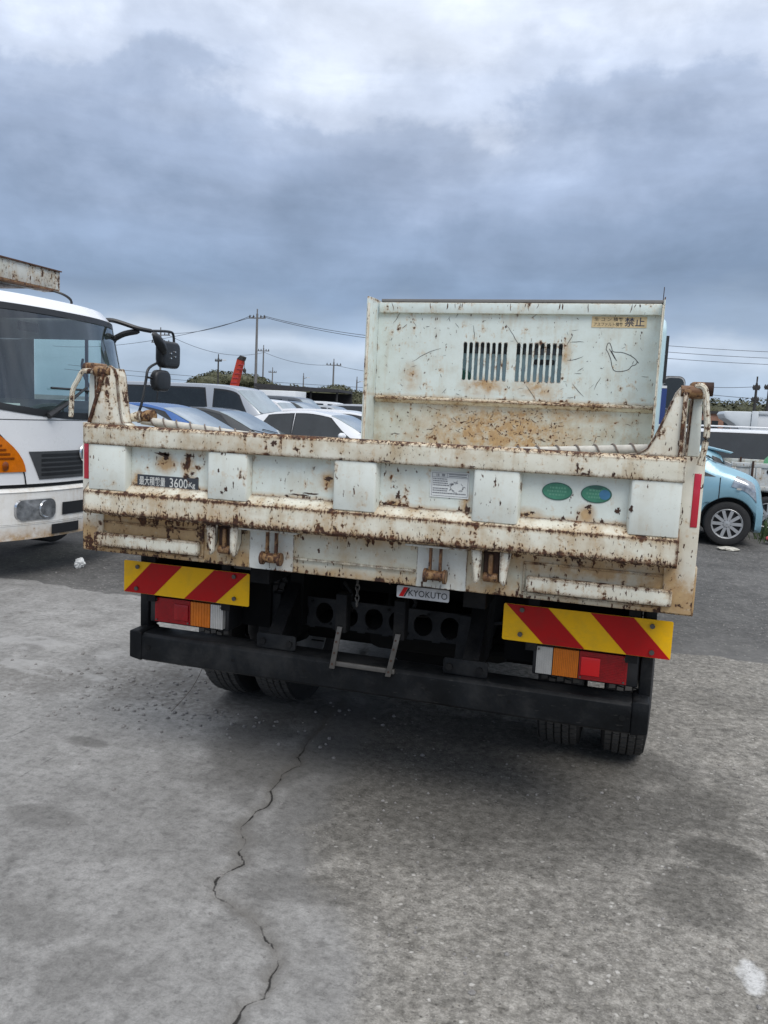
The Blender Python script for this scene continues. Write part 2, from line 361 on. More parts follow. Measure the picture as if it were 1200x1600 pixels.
plain('tarp_strap', (.17, .135, .11), .7, var=.4, vscale=40)
plain('paper', (.78, .79, .78), .6, var=.05)
plain('pole_concrete', (.17, .165, .16), .8, var=.15, vscale=2)
plain('pole_dark', (.045, .042, .04), .8, var=.2)
plain('wire_black', (.06, .065, .075), .6)
plain('crane_red', (.48, .045, .02), .5, var=.15)
plain('shed_roof', (.035, .034, .036), .7, var=.2)
plain('shed_dark', (.022, .022, .024), .8, var=.2)
plain('white_box', (.72, .74, .75), .4, var=.06, vscale=2)
plain('box_grey', (.60, .64, .66), .4, var=.08, vscale=2)  # greyer white for the lorry's nose and frame
plain('tarp_green', (.12, .36, .17), .6, var=.2, vscale=6)
plain('brick_tone', (.30, .16, .11), .8, var=.3)
plain('stone', (.22, .21, .20), .9, var=.4, vscale=60)
plain('grass_green', (.055, .09, .03), .8, var=.4)
plain('plastic_red', (.42, .05, .06), .5, var=.3, vscale=20)
plain('bark', (.06, .045, .03), .9, var=.3)
def leafmat(name, a, b_):
    m, t, b, o = newmat(name)
    g = t.nodes.new('ShaderNodeNewGeometry'); tcn = t.nodes.new('ShaderNodeTexCoord')
    n1 = noise(t, tcn.outputs['Object'], .22, 4, .6)
    k = mathn(t, 'ADD', mathn(t, 'MULTIPLY', g.outputs['Random Per Island'], .5), mathn(t, 'MULTIPLY', n1, .6))
    t.links.new(mixc(t, ramp(t, k, [(.25, 0.0), (.85, 1.0)]), a, b_), b.inputs['Base Color'])
    b.inputs['Roughness'].default_value = .65; b.inputs['Specular IOR Level'].default_value = .25
leafmat('leaves', (.045, .050, .026), (.095, .095, .050))
dusty('bumper_black', (.075, .072, .068), .30, 5); dusty('black_frame', (.06, .057, .052), .25); dusty('member_grey', (.09, .085, .078), .3)
dusty('yellow_sheet', (.42, .27, .05), .35, 9); dusty('red_sheet', (.20, .03, .025), .35, 9); dusty('plate_silver', (.16, .14, .12), .5, 16)
# thin window glass that can be looked through
m, t, b, o = newmat('glass_clear'); t.nodes.remove(b)
tr = t.nodes.new('ShaderNodeBsdfTransparent'); tr.inputs[0].default_value = (.72, .83, .81, 1)
gl = t.nodes.new('ShaderNodeBsdfGlossy'); gl.inputs['Roughness'].default_value = .015; gl.inputs['Color'].default_value = (.95, .98, 1, 1)
lw_ = t.nodes.new('ShaderNodeLayerWeight'); lw_.inputs['Blend'].default_value = .5
frv = mathn(t, 'ADD', mathn(t, 'MULTIPLY', mathn(t, 'POWER', lw_.outputs['Facing'], 3.0), .75), .10, clamp=True)
mx = t.nodes.new('ShaderNodeMixShader'); t.links.new(frv, mx.inputs[0]); t.links.new(tr.outputs[0], mx.inputs[1]); t.links.new(gl.outputs[0], mx.inputs[2])
t.links.new(mx.outputs[0], o.inputs[0])
# dirty lower bumper of the big cab
rusty('cab_bumper', (.76, .755, .73), chips=-.6, edge=.0, stain=.10, streak=.5, dirt=.35, spots=((0, .33, 2.5, .13, .9),))

# ================================================================== GROUND
def vnoise(x, y, seed=0):
    xi = np.floor(x).astype(np.int64); yi = np.floor(y).astype(np.int64); fx = x-xi; fy = y-yi
    fx = fx*fx*(3-2*fx); fy = fy*fy*(3-2*fy)
    def h(a, b):
        n = (a*374761393+b*668265263+seed*974634777) & 0xffffffff
        n = ((n ^ (n >> 13))*1274126177) & 0xffffffff
        return ((n ^ (n >> 16)) & 0xffff)/65535.
    return (h(xi, yi)*(1-fx)+h(xi+1, yi)*fx)*(1-fy)+(h(xi, yi+1)*(1-fx)+h(xi+1, yi+1)*fx)*fy
def fbm(x, y, s, o=5, seed=0, g=.5):
    a = 1; t = 0; n = 0
    for k in range(o):
        t = t+a*vnoise(x*s, y*s, seed+k*17); n += a; a *= g; s *= 2.03
    return t/n
def sstep(a, b, x):
    t = np.clip((x-a)/(b-a), 0, 1); return t*t*(3-2*t)
def axis_lines(lo, hi, step, far):
    mid = np.arange(lo, hi+step/2, step); out = []; d = step; p = hi
    while p < far: d *= 1.16; p += d; out.append(p)
    left = []; d = step; p = lo
    while p > -far: d *= 1.16; p -= d; left.append(p)
    return np.array(left[::-1]+list(mid)+out)
gx = axis_lines(-4.6, 2.6, .021, 3000); gy = axis_lines(-1.3, 3.7, .021, 3000)
GX, GY = np.meshgrid(gx, gy)
near = sstep(9, 5, np.maximum(np.abs(GX+1), np.abs(GY-1.2)))
CRK = [(-.62, 2.2), (-.50, 1.45), (-.43, 1.0), (-.399, .664), (-.352, .52), (-.375, .302), (-.33, .14), (-.355, -.046), (-.30, -.11), (-.282, -.202), (-.235, -.25), (-.277, -.365), (-.255, -.42), (-.223, -.456), (-.127, -.489), (-.03, -.54), (.045, -.613), (.085, -.70), (.105, -.806), (.073, -.911), (.0, -1.05), (.02, -1.4), (-.1, -2.2)]
_jr = np.random.default_rng(3)
def refine(pts, amp):
    for it in range(3):
        o = []
        for a, b_ in zip(pts[:-1], pts[1:]):
            d = math.hypot(b_[0]-a[0], b_[1]-a[1])
            mx_ = ((a[0]+b_[0])/2+_jr.normal()*d*amp, (a[1]+b_[1])/2+_jr.normal()*d*amp); o += [a, mx_]
        pts = o+[pts[-1]]
    return np.array(pts)
def sdist(pts):
    best = np.full(GX.shape, 1e9); sgn = np.ones(GX.shape)
    for a, b_ in zip(pts[:-1], pts[1:]):
        d = b_-a; L2 = d@d
        t = np.clip(((GX-a[0])*d[0]+(GY-a[1])*d[1])/L2, 0, 1)
        px = GX-a[0]-t*d[0]; py = GY-a[1]-t*d[1]; q = px*px+py*py
        m_ = q < best; best = np.where(m_, q, best); sgn = np.where(m_, np.sign(d[0]*(GY-a[1])-d[1]*(GX-a[0])), sgn)
    return np.sqrt(best)*sgn
crack = sdist(refine(CRK, .08))
fine2 = np.minimum.reduce([np.abs(sdist(refine(c, .12)))+np.clip(np.abs(GX-c[0][0])-9, 0, 1) for c in
    ([(-1.649, .221), (-1.66, .33), (-1.694, .425)], [(-1.318, -.058), (-1.34, .08), (-1.371, .194)], [(-1.5, .9), (-1.1, .82), (-.72, .86), (-.45, .80)], [(-2.3, .72), (-1.9, .66), (-1.5, .9)])])
edge_y = 2.98+.055*GX+(fbm(GX, GY*0, 1.3, 4, 5)-.5)*.30+(fbm(GX, GY, 7, 3, 9)-.5)*.10
slab = sstep(.012, -.012, GY-edge_y)*sstep(-30, -25, GX)
rightside = sstep(-.02, .40, -crack if crack[np.argmin(np.abs(gy+.5)), np.argmin(np.abs(gx-1.0))] < 0 else crack)
agg = rightside*slab
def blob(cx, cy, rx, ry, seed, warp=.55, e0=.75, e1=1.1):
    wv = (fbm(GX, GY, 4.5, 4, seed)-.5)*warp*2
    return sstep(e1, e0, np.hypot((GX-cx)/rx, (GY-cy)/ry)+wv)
stain = np.zeros(GX.shape)  # oil stains; broad centre blobs also paint the truck's shade into the ground
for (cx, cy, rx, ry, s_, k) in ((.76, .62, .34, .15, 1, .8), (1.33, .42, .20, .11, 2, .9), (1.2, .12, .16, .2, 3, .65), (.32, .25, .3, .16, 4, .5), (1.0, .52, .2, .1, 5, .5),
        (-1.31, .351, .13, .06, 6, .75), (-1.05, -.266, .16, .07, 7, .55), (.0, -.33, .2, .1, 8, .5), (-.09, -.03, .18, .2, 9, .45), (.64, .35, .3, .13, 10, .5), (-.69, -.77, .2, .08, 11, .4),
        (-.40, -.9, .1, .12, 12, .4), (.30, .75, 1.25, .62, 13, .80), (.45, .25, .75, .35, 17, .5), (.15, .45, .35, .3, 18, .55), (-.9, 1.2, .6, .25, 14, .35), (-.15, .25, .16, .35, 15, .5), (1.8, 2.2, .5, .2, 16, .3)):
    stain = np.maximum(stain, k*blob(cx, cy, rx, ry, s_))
pale = sstep(.44, .56, fbm(GX, GY*2.2, 7, 4, 33))*np.maximum(blob(-2.45, 1.42, .55, .14, 31, .8, .85, .95), blob(-2.15, 1.08, .40, .10, 32, .8, .85, .95))
rough = np.maximum(blob(-1.15, 1.15, .75, .28, 41, .6, .6, 1.2), .6*blob(-2.2, .9, .6, .2, 42, .6))
white = np.maximum(blob(1.355, -.262, .035, .085, 51, .5, .5, 1.1), .35*blob(1.33, -.20, .08, .1, 52, .9, .5, 1.1))
ac = np.abs(crack)
hz_ = (fbm(GX, GY, .8, 4, 60)-.5)*.03+(fbm(GX, GY, 6, 4, 61)-.5)*.006+rough*(fbm(GX, GY, 24, 3, 62)-.5)*.022+agg*(fbm(GX, GY, 22, 3, 63)-.5)*.006
hz_ += (slab-1)*.018*sstep(40, 10, np.abs(GX))-.007*rightside*slab-.012*sstep(.02, .004, ac)*slab+pale*.003
hz_ *= near
tyre_flat = np.zeros(GX.shape)
for tx in (-.84, .84): tyre_flat = np.maximum(tyre_flat, sstep(1.6, 1.2, np.hypot((GX-tx)/.32, (GY-1.27)/.3)))
hz_ *= (1-tyre_flat)
nvx, nvy = len(gx), len(gy)
gv = np.stack([GX, GY, hz_], -1).reshape(-1, 3)
ii = np.arange(nvx*nvy).reshape(nvy, nvx)
gf = np.stack([ii[:-1, :-1], ii[:-1, 1:], ii[1:, 1:], ii[1:, :-1]], -1).reshape(-1, 4)
gme = bpy.data.meshes.new('ground')
gme.vertices.add(len(gv)); gme.vertices.foreach_set('co', gv.ravel())
gme.loops.add(gf.size); gme.loops.foreach_set('vertex_index', gf.ravel())
gme.polygons.add(len(gf)); gme.polygons.foreach_set('loop_start', np.arange(0, gf.size, 4)); gme.polygons.foreach_set('loop_total', np.full(len(gf), 4))
gme.polygons.foreach_set('use_smooth', np.ones(len(gf), bool)); gme.update(); gme.validate()
for nm, arr in (('crack', crack), ('fine', fine2), ('slab', slab), ('agg', agg), ('stain', stain), ('pale', pale), ('rough', rough), ('white', white), ('crkon', sstep(.80, .58, GY)*(1-.75*sstep(.07, .02, np.abs(GY+.50))))):  # 'stain' holds oil stains and the truck's painted shade
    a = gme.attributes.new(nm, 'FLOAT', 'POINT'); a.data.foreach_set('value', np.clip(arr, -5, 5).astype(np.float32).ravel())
m, t, b, o = newmat('ground_mat')
def attr(n):
    a = t.nodes.new('ShaderNodeAttribute'); a.attribute_name = n; return a.outputs['Fac']
P = t.nodes.new('ShaderNodeTexCoord').outputs['Object']
n_big = noise(t, P, .9, 6, .6); n_mid = noise(t, P, 5, 7, .62, .4); n_f = noise(t, P, 28, 6, .65); n_ff = noise(t, P, 150, 4, .7); n_sc = noise(t, vmap(t, P, (1, 1.6, 1)), 46, 8, .74, .6)
conc = ramp(t, n_mid, [(.30, (.184, .179, .170)), (.48, (.246, .241, .230)), (.70, (.310, .304, .292))])
conc = mixc(t, 1.0, conc, ramp(t, n_big, [(.3, .84), (.7, 1.12)]), 'MULTIPLY')
conc = mixc(t, 1.0, conc, ramp(t, n_f, [(.28, .66), (.5, 1.0), (.75, 1.18)]), 'MULTIPLY')
conc = mixc(t, 1.0, conc, ramp(t, n_sc, [(.34, .74), (.45, .97), (.60, 1.08)]), 'MULTIPLY')
conc = mixc(t, 1.0, conc, ramp(t, n_ff, [(.3, .80), (.5, 1.0), (.7, 1.15)]), 'MULTIPLY')
aggc = ramp(t, n_f, [(.30, (.112, .105, .092)), (.50, (.222, .210, .187)), (.72, (.35, .332, .300))])
aggc = mixc(t, 1.0, aggc, ramp(t, n_mid, [(.3, .74), (.7, 1.22)]), 'MULTIPLY')
aggc = mixc(t, 1.0, aggc, ramp(t, n_sc, [(.34, .66), (.47, 1.0), (.62, 1.22)]), 'MULTIPLY')
aggc = mixc(t, 1.0, aggc, ramp(t, n_ff, [(.32, .72), (.5, 1.0), (.68, 1.25)]), 'MULTIPLY')
def pebbles(scale, d0, d1, r0):
    vo = t.nodes.new('ShaderNodeTexVoronoi'); vo.inputs['Scale'].default_value = scale; vo.inputs['Randomness'].default_value = 1
    t.links.new(mixc(t, .012, P, noise(t, P, 60, 2, .5, 0, 1), 'ADD'), vo.inputs['Vector'])
    sp = t.nodes.new('ShaderNodeSeparateColor'); t.links.new(vo.outputs['Color'], sp.inputs[0])
    near_ = ramp(t, vo.outputs['Distance'], [(d0, 1.0), (d1, 0.0)])
    return mathn(t, 'MULTIPLY', near_, ramp(t, sp.outputs[0], [(r0, 0.0), (r0+.04, 1.0)])), sp.outputs[1]
pb1, pc1 = pebbles(42, .20, .36, .70)
pb2, pc2 = pebbles(85, .24, .42, .55)
pbd, _ = pebbles(70, .2, .34, .86)
pcol = ramp(t, pc1, [(0, (.22, .20, .17)), (.6, (.36, .34, .30)), (1, (.62, .60, .56))])
aggc = mixc(t, mathn(t, 'MULTIPLY', pb2, .6), aggc, ramp(t, pc2, [(0, (.13, .12, .11)), (1, (.42, .40, .36))]))
aggc = mixc(t, mathn(t, 'MULTIPLY', pb1, .70), aggc, pcol)
aggc = mixc(t, mathn(t, 'MULTIPLY', pbd, .6), aggc, (.05, .045, .04))
aggk = mathn(t, 'ADD', attr('agg'), mathn(t, 'MULTIPLY', mathn(t, 'SUBTRACT', n_mid, .5), .9))
aggm = mathn(t, 'MULTIPLY', ramp(t, aggk, [(.45, 0.0), (.75, 1.0)]), attr('agg'))
col = mixc(t, aggm, conc, aggc)
col = mixc(t, mathn(t, 'MULTIPLY', attr('rough'), ramp(t, n_f, [(.4, .9), (.6, .2)])), col, (.15, .142, .13))
sp_d = ramp(t, n_ff, [(.66, 0.0), (.74, .55)])
col = mixc(t, mathn(t, 'MULTIPLY', sp_d, .7), col, (.07, .068, .064))
col = mixc(t, mathn(t, 'MULTIPLY', attr('pale'), .55), col, (.36, .355, .345))
asph = ramp(t, n_f, [(.3, (.048, .047, .046)), (.5, (.085, .083, .080)), (.75, (.15, .146, .14))])
asph = mixc(t, 1.0, asph, ramp(t, n_mid, [(.3, .75), (.7, 1.3)]), 'MULTIPLY')
asph = mixc(t, mathn(t, 'MULTIPLY', pb1, .5), asph, pcol)
dust = ramp(t, noise(t, P, .35, 5, .6), [(.42, 0.0), (.62, .55)])
asph = mixc(t, dust, asph, (.21, .205, .195))
slabk = ramp(t, mathn(t, 'ADD', attr('slab'), mathn(t, 'MULTIPLY', mathn(t, 'SUBTRACT', n_f, .5), .6)), [(.42, 0.0), (.58, 1.0)])
col = mixc(t, slabk, asph, col)
stain_shade = mathn(t, 'MULTIPLY', attr('stain'), ramp(t, n_mid, [(.3, .5), (.6, 1.0)]))
col = mixc(t, mathn(t, 'MULTIPLY', stain_shade, .74), col, (.040, .037, .032))
cabs = mathn(t, 'ABSOLUTE', attr('crack'))
cw = mathn(t, 'ADD', cabs, mathn(t, 'MULTIPLY', mathn(t, 'SUBTRACT', n_f, .5), .016))
cwl = mathn(t, 'SUBTRACT', cw, mathn(t, 'MULTIPLY', mathn(t, 'SUBTRACT', noise(t, P, 4.1, 2), .475), .020))
ck = mathn(t, 'MULTIPLY', ramp(t, mathn(t, 'MULTIPLY', cwl, 10), [(.0, .9), (.035, 0.0)]), attr('crkon'))
soil = mathn(t, 'MULTIPLY', ramp(t, mathn(t, 'ADD', cabs, mathn(t, 'MULTIPLY', mathn(t, 'SUBTRACT', n_mid, .5), .10)), [(0, .55), (.05, 0.0)]), attr('slab'))
col = mixc(t, soil, col, (.12, .112, .10))
col = mixc(t, ck, col, (.012, .011, .010))
fk = ramp(t, mathn(t, 'ADD', attr('fine'), mathn(t, 'MULTIPLY', mathn(t, 'SUBTRACT', n_f, .5), .012)), [(.0, .75), (.006, 0.0)])
col = mixc(t, fk, col, (.04, .038, .036))
whk = ramp(t, mathn(t, 'MULTIPLY', attr('white'), mathn(t, 'ADD', mathn(t, 'MULTIPLY', n_sc, 1.6), mathn(t, 'SUBTRACT', n_f, .45))), [(.28, 0.0), (.85, .85)])
col = mixc(t, whk, col, (.62, .62, .61))
t.links.new(col, b.inputs['Base Color'])
t.links.new(ramp(t, n_mid, [(.3, .78), (.7, .92)]), b.inputs['Roughness']); b.inputs['Specular IOR Level'].default_value = .3
hb = mathn(t, 'ADD', mathn(t, 'ADD', mathn(t, 'MULTIPLY', n_f, .8), mathn(t, 'MULTIPLY', n_sc, .6)), mathn(t, 'MULTIPLY', n_ff, .4))
hb = mathn(t, 'ADD', hb, mathn(t, 'MULTIPLY', mathn(t, 'ADD', pb1, pb2), mathn(t, 'MULTIPLY', aggm, .5)))
hb = mathn(t, 'SUBTRACT', hb, mathn(t, 'MULTIPLY', ck, 2.0))
bn = t.nodes.new('ShaderNodeBump'); bn.inputs['Strength'].default_value = .55; bn.inputs['Distance'].default_value = .007
t.links.new(hb, bn.inputs['Height']); t.links.new(bn.outputs[0], b.inputs['Normal'])
gme.materials.append(m)
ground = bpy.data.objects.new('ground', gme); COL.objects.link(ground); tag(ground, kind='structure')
ground['label'] = 'cracked grey concrete and asphalt yard surface'

# loose grit on the slab (uncountable)
sb = MB()
def pebble(mb, x, y, z, r):
    k = 6; th = random.random()*6
    top = [(x+r*math.cos(th+i*6.283/k)*random.uniform(.7, 1.1), y+r*math.sin(th+i*6.283/k)*random.uniform(.7, 1.1), z+r*.25) for i in range(k)]
    bot = [(a+(x-a)*.2, b_+(y-b_)*.2, z-.004) for (a, b_, c_) in top]; cap = [(x+(a-x)*.55, y+(b_-y)*.55, z+r*random.uniform(.55, .85)) for (a, b_, c_) in top]
    vs = bot+top+cap; fs = []
    for q in (0, k):
        for i in range(k): fs.append((q+i, q+(i+1) % k, q+k+(i+1) % k, q+k+i))
    fs.append(tuple(range(2*k, 3*k))); mb.add(vs, fs)
def gz(x, y):
    return float(hz_[np.argmin(np.abs(gy-y)), np.argmin(np.abs(gx-x))])
for k in range(900):
    q = random.random()
    if q < .35: x, y = random.gauss(-1.25, .5), random.gauss(1.05, .28); r = random.uniform(.003, .013)
    elif q < .75: x, y = random.uniform(-.2, 2.2), random.uniform(-1.0, 1.6); r = random.uniform(.002, .007)
    else: x, y = random.uniform(-4, 2.4), random.uniform(-.6, 4.2); r = random.uniform(.003, .012)
    if abs(abs(x)-.84) < .3 and abs(y-1.27) < .35: continue
    pebble(sb, x, y, gz(x, y), r)
tag(sb.build('loose_grit', 'stone'), 'small loose stones scattered over the concrete', 'grit', kind='stuff')

# ================================================================== DUMP TRUCK
def text_mesh(body, x0, x1, z0, z1, y, mat, name, parent, bold=0, face='y-'):
    """lettering fitted to the rectangle x0..x1, z0..z1 on a plane that faces the viewer"""
    cu = bpy.data.curves.new('lettering', 'FONT'); cu.body = body; cu.size = 1; cu.offset = bold; cu.resolution_u = 3
    ob = bpy.data.objects.new('lettering_curve', cu); COL.objects.link(ob)
    dg = bpy.context.evaluated_depsgraph_get(); me = bpy.data.meshes.new_from_object(ob.evaluated_get(dg))
    COL.objects.unlink(ob); bpy.data.objects.remove(ob)
    co = np.zeros(len(me.vertices)*3); me.vertices.foreach_get('co', co); co = co.reshape(-1, 3)
    mn = co.min(0); mx_ = co.max(0); s_ = np.maximum(mx_-mn, 1e-6)
    q = np.zeros_like(co); q[:, 0] = x0+(co[:, 0]-mn[0])/s_[0]*(x1-x0); q[:, 2] = z0+(co[:, 1]-mn[1])/s_[1]*(z1-z0); q[:, 1] = y
    me.vertices.foreach_set('co', q.ravel()); me.materials.clear(); me.materials.append(MAT[mat]); me.update()
    o = bpy.data.objects.new(name, me); COL.objects.link(o); o.parent = parent
    return o
def strokes(mb, pts, w, y, taper=True):
    """thin flat stroke on a y = const plane through (x, z) points"""
    n = len(pts); L = []; Rr = []
    for i, p in enumerate(pts):
        a = pts[max(i-1, 0)]; c = pts[min(i+1, n-1)]; d = (c[0]-a[0], c[1]-a[1]); l = math.hypot(*d) or 1
        k = w*.5*((math.sin(math.pi*(i+.35)/(n-.3))*.8+.2) if taper else 1)
        L.append((p[0]-d[1]/l*k, y, p[1]+d[0]/l*k)); Rr.append((p[0]+d[1]/l*k, y, p[1]-d[0]/l*k))
    mb.add(L+Rr, [(i, i+1, n+i+1, n+i) for i in range(n-1)])
def randstroke(x, z, L, ang, wob=.25, n=7):
    pts = [(x, z)]; a = ang
    for k in range(n): a += random.gauss(0, wob); pts.append((pts[-1][0]+math.cos(a)*L/n, pts[-1][1]+math.sin(a)*L/n))
    return pts
def chip(mb, x, z, rx, rz, y, n=22):
    n = max(n, 14); rx *= .8; rz *= .8; pts = []
    for k in range(n):
        a = 2*math.pi*k/n; q = random.choice((random.uniform(.35, .7), random.uniform(.8, 1.15)))
        pts.append((x+rx*q*math.cos(a), y, z+rz*q*math.sin(a)))
    mb.add(pts, [tuple(range(n))])

T = empty('dump_truck', (0, 0, 0), 0, 'white rusty dump truck seen from behind with tailgate and striped hazard plates', 'dump truck')
# ---- tailgate: skin, rails, stakes
g = MB(); g.box((-1.06, .040, 1.115), (1.06, .062, 1.432)); gate = g.build('tailgate', 'skin_paint', T)
prof = [(.0, 1.369), (.006, 1.366), (.062, 1.362), (.066, 1.366), (.066, 1.436), (.06, 1.4415), (.012, 1.4425), (.0, 1.433)]
MB().prism(prof, -1.072, 1.072, 'x').build('top_rail', 'rail_paint', gate, bevel=.008, seg=3)
prof = [(-.002, 1.112), (.010, 1.101), (.070, 1.098), (.070, 1.150), (.0385, 1.221), (.0355, 1.221), (.014, 1.199), (.0, 1.187)]
# long bottom rail with many cross-sections, so that it is a little dented
mb = MB(); nst = 90; rings = []
for i in range(nst+1):
    x = -1.072+2.144*i/nst; dx = (math.sin(x*9.1)+math.sin(x*23.7+1)+random.gauss(0, .5))*.0007
    rings.append([(x, p[0]+(dx if j in (0, 1, 6, 7) else 0), p[1]+(dx*.8 if j in (0, 1, 7) else 0)) for j, p in enumerate(prof)])
k = len(prof)
mb.add([q for r_ in rings for q in r_], [(i*k+j, i*k+(j+1) % k, (i+1)*k+(j+1) % k, (i+1)*k+j) for i in range(nst) for j in range(k)]+[tuple(range(k)), tuple(nst*k+j for j in range(k))])
mb.build('bottom_rail', 'rail_paint', gate, smooth=True)
for (xa, xb) in ((-1.056, -.884), (-.552, -.382), (-.066, .100), (.421, .583), (.913, 1.070)):
    c = .022
    poly = [(xa, .0395), (xa+c*.35, .008), (xa+c*.8, .005), (xb-c*.8, .005), (xb-c*.35, .008), (xb, .0395)]
    if xa < -1: poly[0] = (xa, .058); poly[1] = (xa+.003, .008)
    if xb > 1.05: poly[-1] = (xb, .058); poly[-2] = (xb-.003, .008)
    MB().prism(poly, 1.196, 1.367, 'z').build('stake', 'stake_paint', gate, bevel=.0025)
# flaked patches with their own place, as on the old paint
mb = MB()
for (x, z, rx, rz, y) in ((-.755, 1.345, .045, .012, .0394), (-.735, 1.335, .02, .02, .0394), (-.640, 1.343, .028, .011, .0394), (-.648, 1.262, .018, .02, .0394), (-.628, 1.278, .014, .012, .0394), (-.61, 1.262, .012, .01, .0394),
        (.165, 1.258, .012, .022, .0394), (.15, 1.232, .012, .010, .0394), (.405, 1.228, .013, .016, .0394), (.385, 1.224, .010, .006, .0394), (.60, 1.228, .016, .010, .0394), (.62, 1.236, .012, .008, .0394), (.795, 1.268, .015, .012, .0394), (.80, 1.252, .008, .014, .0394), (.886, 1.262, .013, .016, .0394), (.72, 1.226, .01, .006, .0394), (.84, 1.225, .014, .006, .0394),
        (-.20, 1.232, .05, .005, .0394), (-.155, 1.240, .045, .004, .0394), (-.245, 1.225, .014, .008, .0394), (-.12, 1.222, .012, .005, .0394), (-.09, 1.296, .022, .012, .0394), (.118, 1.226, .012, .012, .0394),
        (-.47, 1.236, .01, .014, .0044), (-.485, 1.222, .01, .01, .0044), (-.50, 1.30, .005, .01, .0044), (.52, 1.262, .004, .012, .0044), (.925, 1.275, .009, .014, .0044), (-.44, 1.255, .003, .02, .0044),
        (-.285, 1.412, .018, .014, -.0007), (.755, 1.392, .006, .028, -.0007), (.775, 1.374, .018, .006, -.0007), (.79, 1.382, .007, .012, -.0007), (.865, 1.378, .006, .016, -.0007), (-.95, 1.40, .003, .02, -.0007), (.13, 1.374, .02, .004, -.0007), (.42, 1.374, .016, .004, -.0007)):
    chip(mb, x, z, rx, rz, y)
for k in range(0):                                   # drips at the bottom rail
    x = random.uniform(-1.05, 1.05); z = random.choice((1.118, 1.122, 1.18, 1.15)); chip(mb, x, z, random.uniform(.002, .006), random.uniform(.006, .026), -.0030, 8)
for k in range(0):
    x = random.uniform(-1.05, 1.05); z = random.choice((1.43, 1.425, 1.40)); chip(mb, x, z, random.uniform(.002, .005), random.uniform(.003, .012), -.0007, 8)
tag(mb.build('rust_flakes', 'rust_dark', gate, fixn=False), kind='stuff')
# ears of the tailgate (top hinge plates)
def mirror(pts, s): return [(p[0]*s, *p[1:]) for p in pts]
ear = [(.895, 1.4405), (.930, 1.446), (.955, 1.462), (.975, 1.500), (.998, 1.560), (1.016, 1.612), (1.024, 1.636), (1.036, 1.652), (1.050, 1.655), (1.060, 1.646), (1.064, 1.62), (1.066, 1.4405)]
earL = [(-.912, 1.4405), (-.930, 1.452), (-.938, 1.485), (-.948, 1.560), (-.955, 1.625), (-.965, 1.652), (-.985, 1.664), (-1.008, 1.655), (-1.020, 1.60), (-1.055, 1.51), (-1.078, 1.4405)]
for s, poly in ((1, ear), (-1, earL)):
    e = MB().prism(poly, .046, .054).build('hinge_ear', 'ear_paint', gate, bevel=.002)
    edge_ = poly[:6] if s > 0 else poly[:6]
    fl = MB()                                            # flange along the inner curve
    for (a, c) in zip(edge_[:-1], edge_[1:]):
        fl.add([(a[0], .042, a[1]), (c[0], .042, c[1]), (c[0], .105, c[1]), (a[0], .105, a[1]), (a[0]+s*.006, .042, a[1]+.001), (c[0]+s*.006, .042, c[1]+.001), (c[0]+s*.006, .105, c[1]+.001), (a[0]+s*.006, .105, a[1]+.001)],
               [(0, 1, 2, 3), (7, 6, 5, 4), (0, 4, 5, 1), (3, 2, 6, 7)])
    fl.build('ear_flange', 'edge_rust' if s > 0 else 'ear_paint', gate)
    a, c = ((1.054, 1.442), (1.054, 1.64)) if s > 0 else ((-1.076, 1.445), (-1.012, 1.63))
    d = .006
    MB().prism([(a[0]-d, a[1]), (a[0]+d, a[1]), (c[0]+d, c[1]), (c[0]-d, c[1])], .036, .048).build('ear_rib', 'edge_rust', gate, bevel=.002)
    bx = 1.040 if s > 0 else -.985
    MB().cyl((bx-s*.0, .06, 1.640), (bx+s*.075, .06, 1.640), .020, 16).build('hinge_pin', 'hinge_rust', gate, smooth=True)
# ---- rear posts with the lock arms
for s in (-1, 1):
    post = MB().prism([(s*1.040, .075), (s*1.132, .075), (s*1.132, .17), (s*1.040, .17)], .945, 1.4435, 'z').build('rear_post', 'post_paint', T, bevel=.004)
    up = [(s*1.076, 1.4440), (s*1.113, 1.4440), (s*1.106, 1.62), (s*1.098, 1.645), (s*1.082, 1.645), (s*1.079, 1.62)]
    MB().prism(up, .083, .15).build('post_upright', 'stake_paint', post, bevel=.003)
    MB().prism([(s*1.0715, 1.4445), (s*1.0765, 1.4445), (s*1.0805, 1.63), (s*1.0755, 1.63)], .078, .155).build('upright_edge', 'edge_rust', post)
    hd = MB(); hd.box((s*1.068, .06, 1.632), (s*1.112, .15, 1.672)); hd.build('latch_head', 'hinge_rust', post, bevel=.008)
    MB().cyl((s*1.108, .10, 1.652), (s*1.135, .10, 1.652), .022, 14).build('latch_nut', 'rust_dark', post, smooth=True)
    if s > 0: pth = [(1.082, .055, 1.655), (1.098, .046, 1.658), (1.110, .044, 1.640), (1.117, .044, 1.59), (1.124, .044, 1.53), (1.121, .044, 1.47), (1.113, .044, 1.42)]
    else: pth = [(-1.055, .055, 1.642), (-1.085, .046, 1.640), (-1.108, .044, 1.636), (-1.128, .044, 1.605), (-1.150, .044, 1.57), (-1.156, .044, 1.53), (-1.160, .044, 1.462)]
    MB().tube(smoothpath(pth, 5), .0095, 8).build('lock_lever', 'lever_paint', post, smooth=True)
    rf = MB().box((s*1.103, .0725, 1.225), (s*1.124, .0775, 1.393)).build('reflector', 'reflector_red', post, bevel=.002)
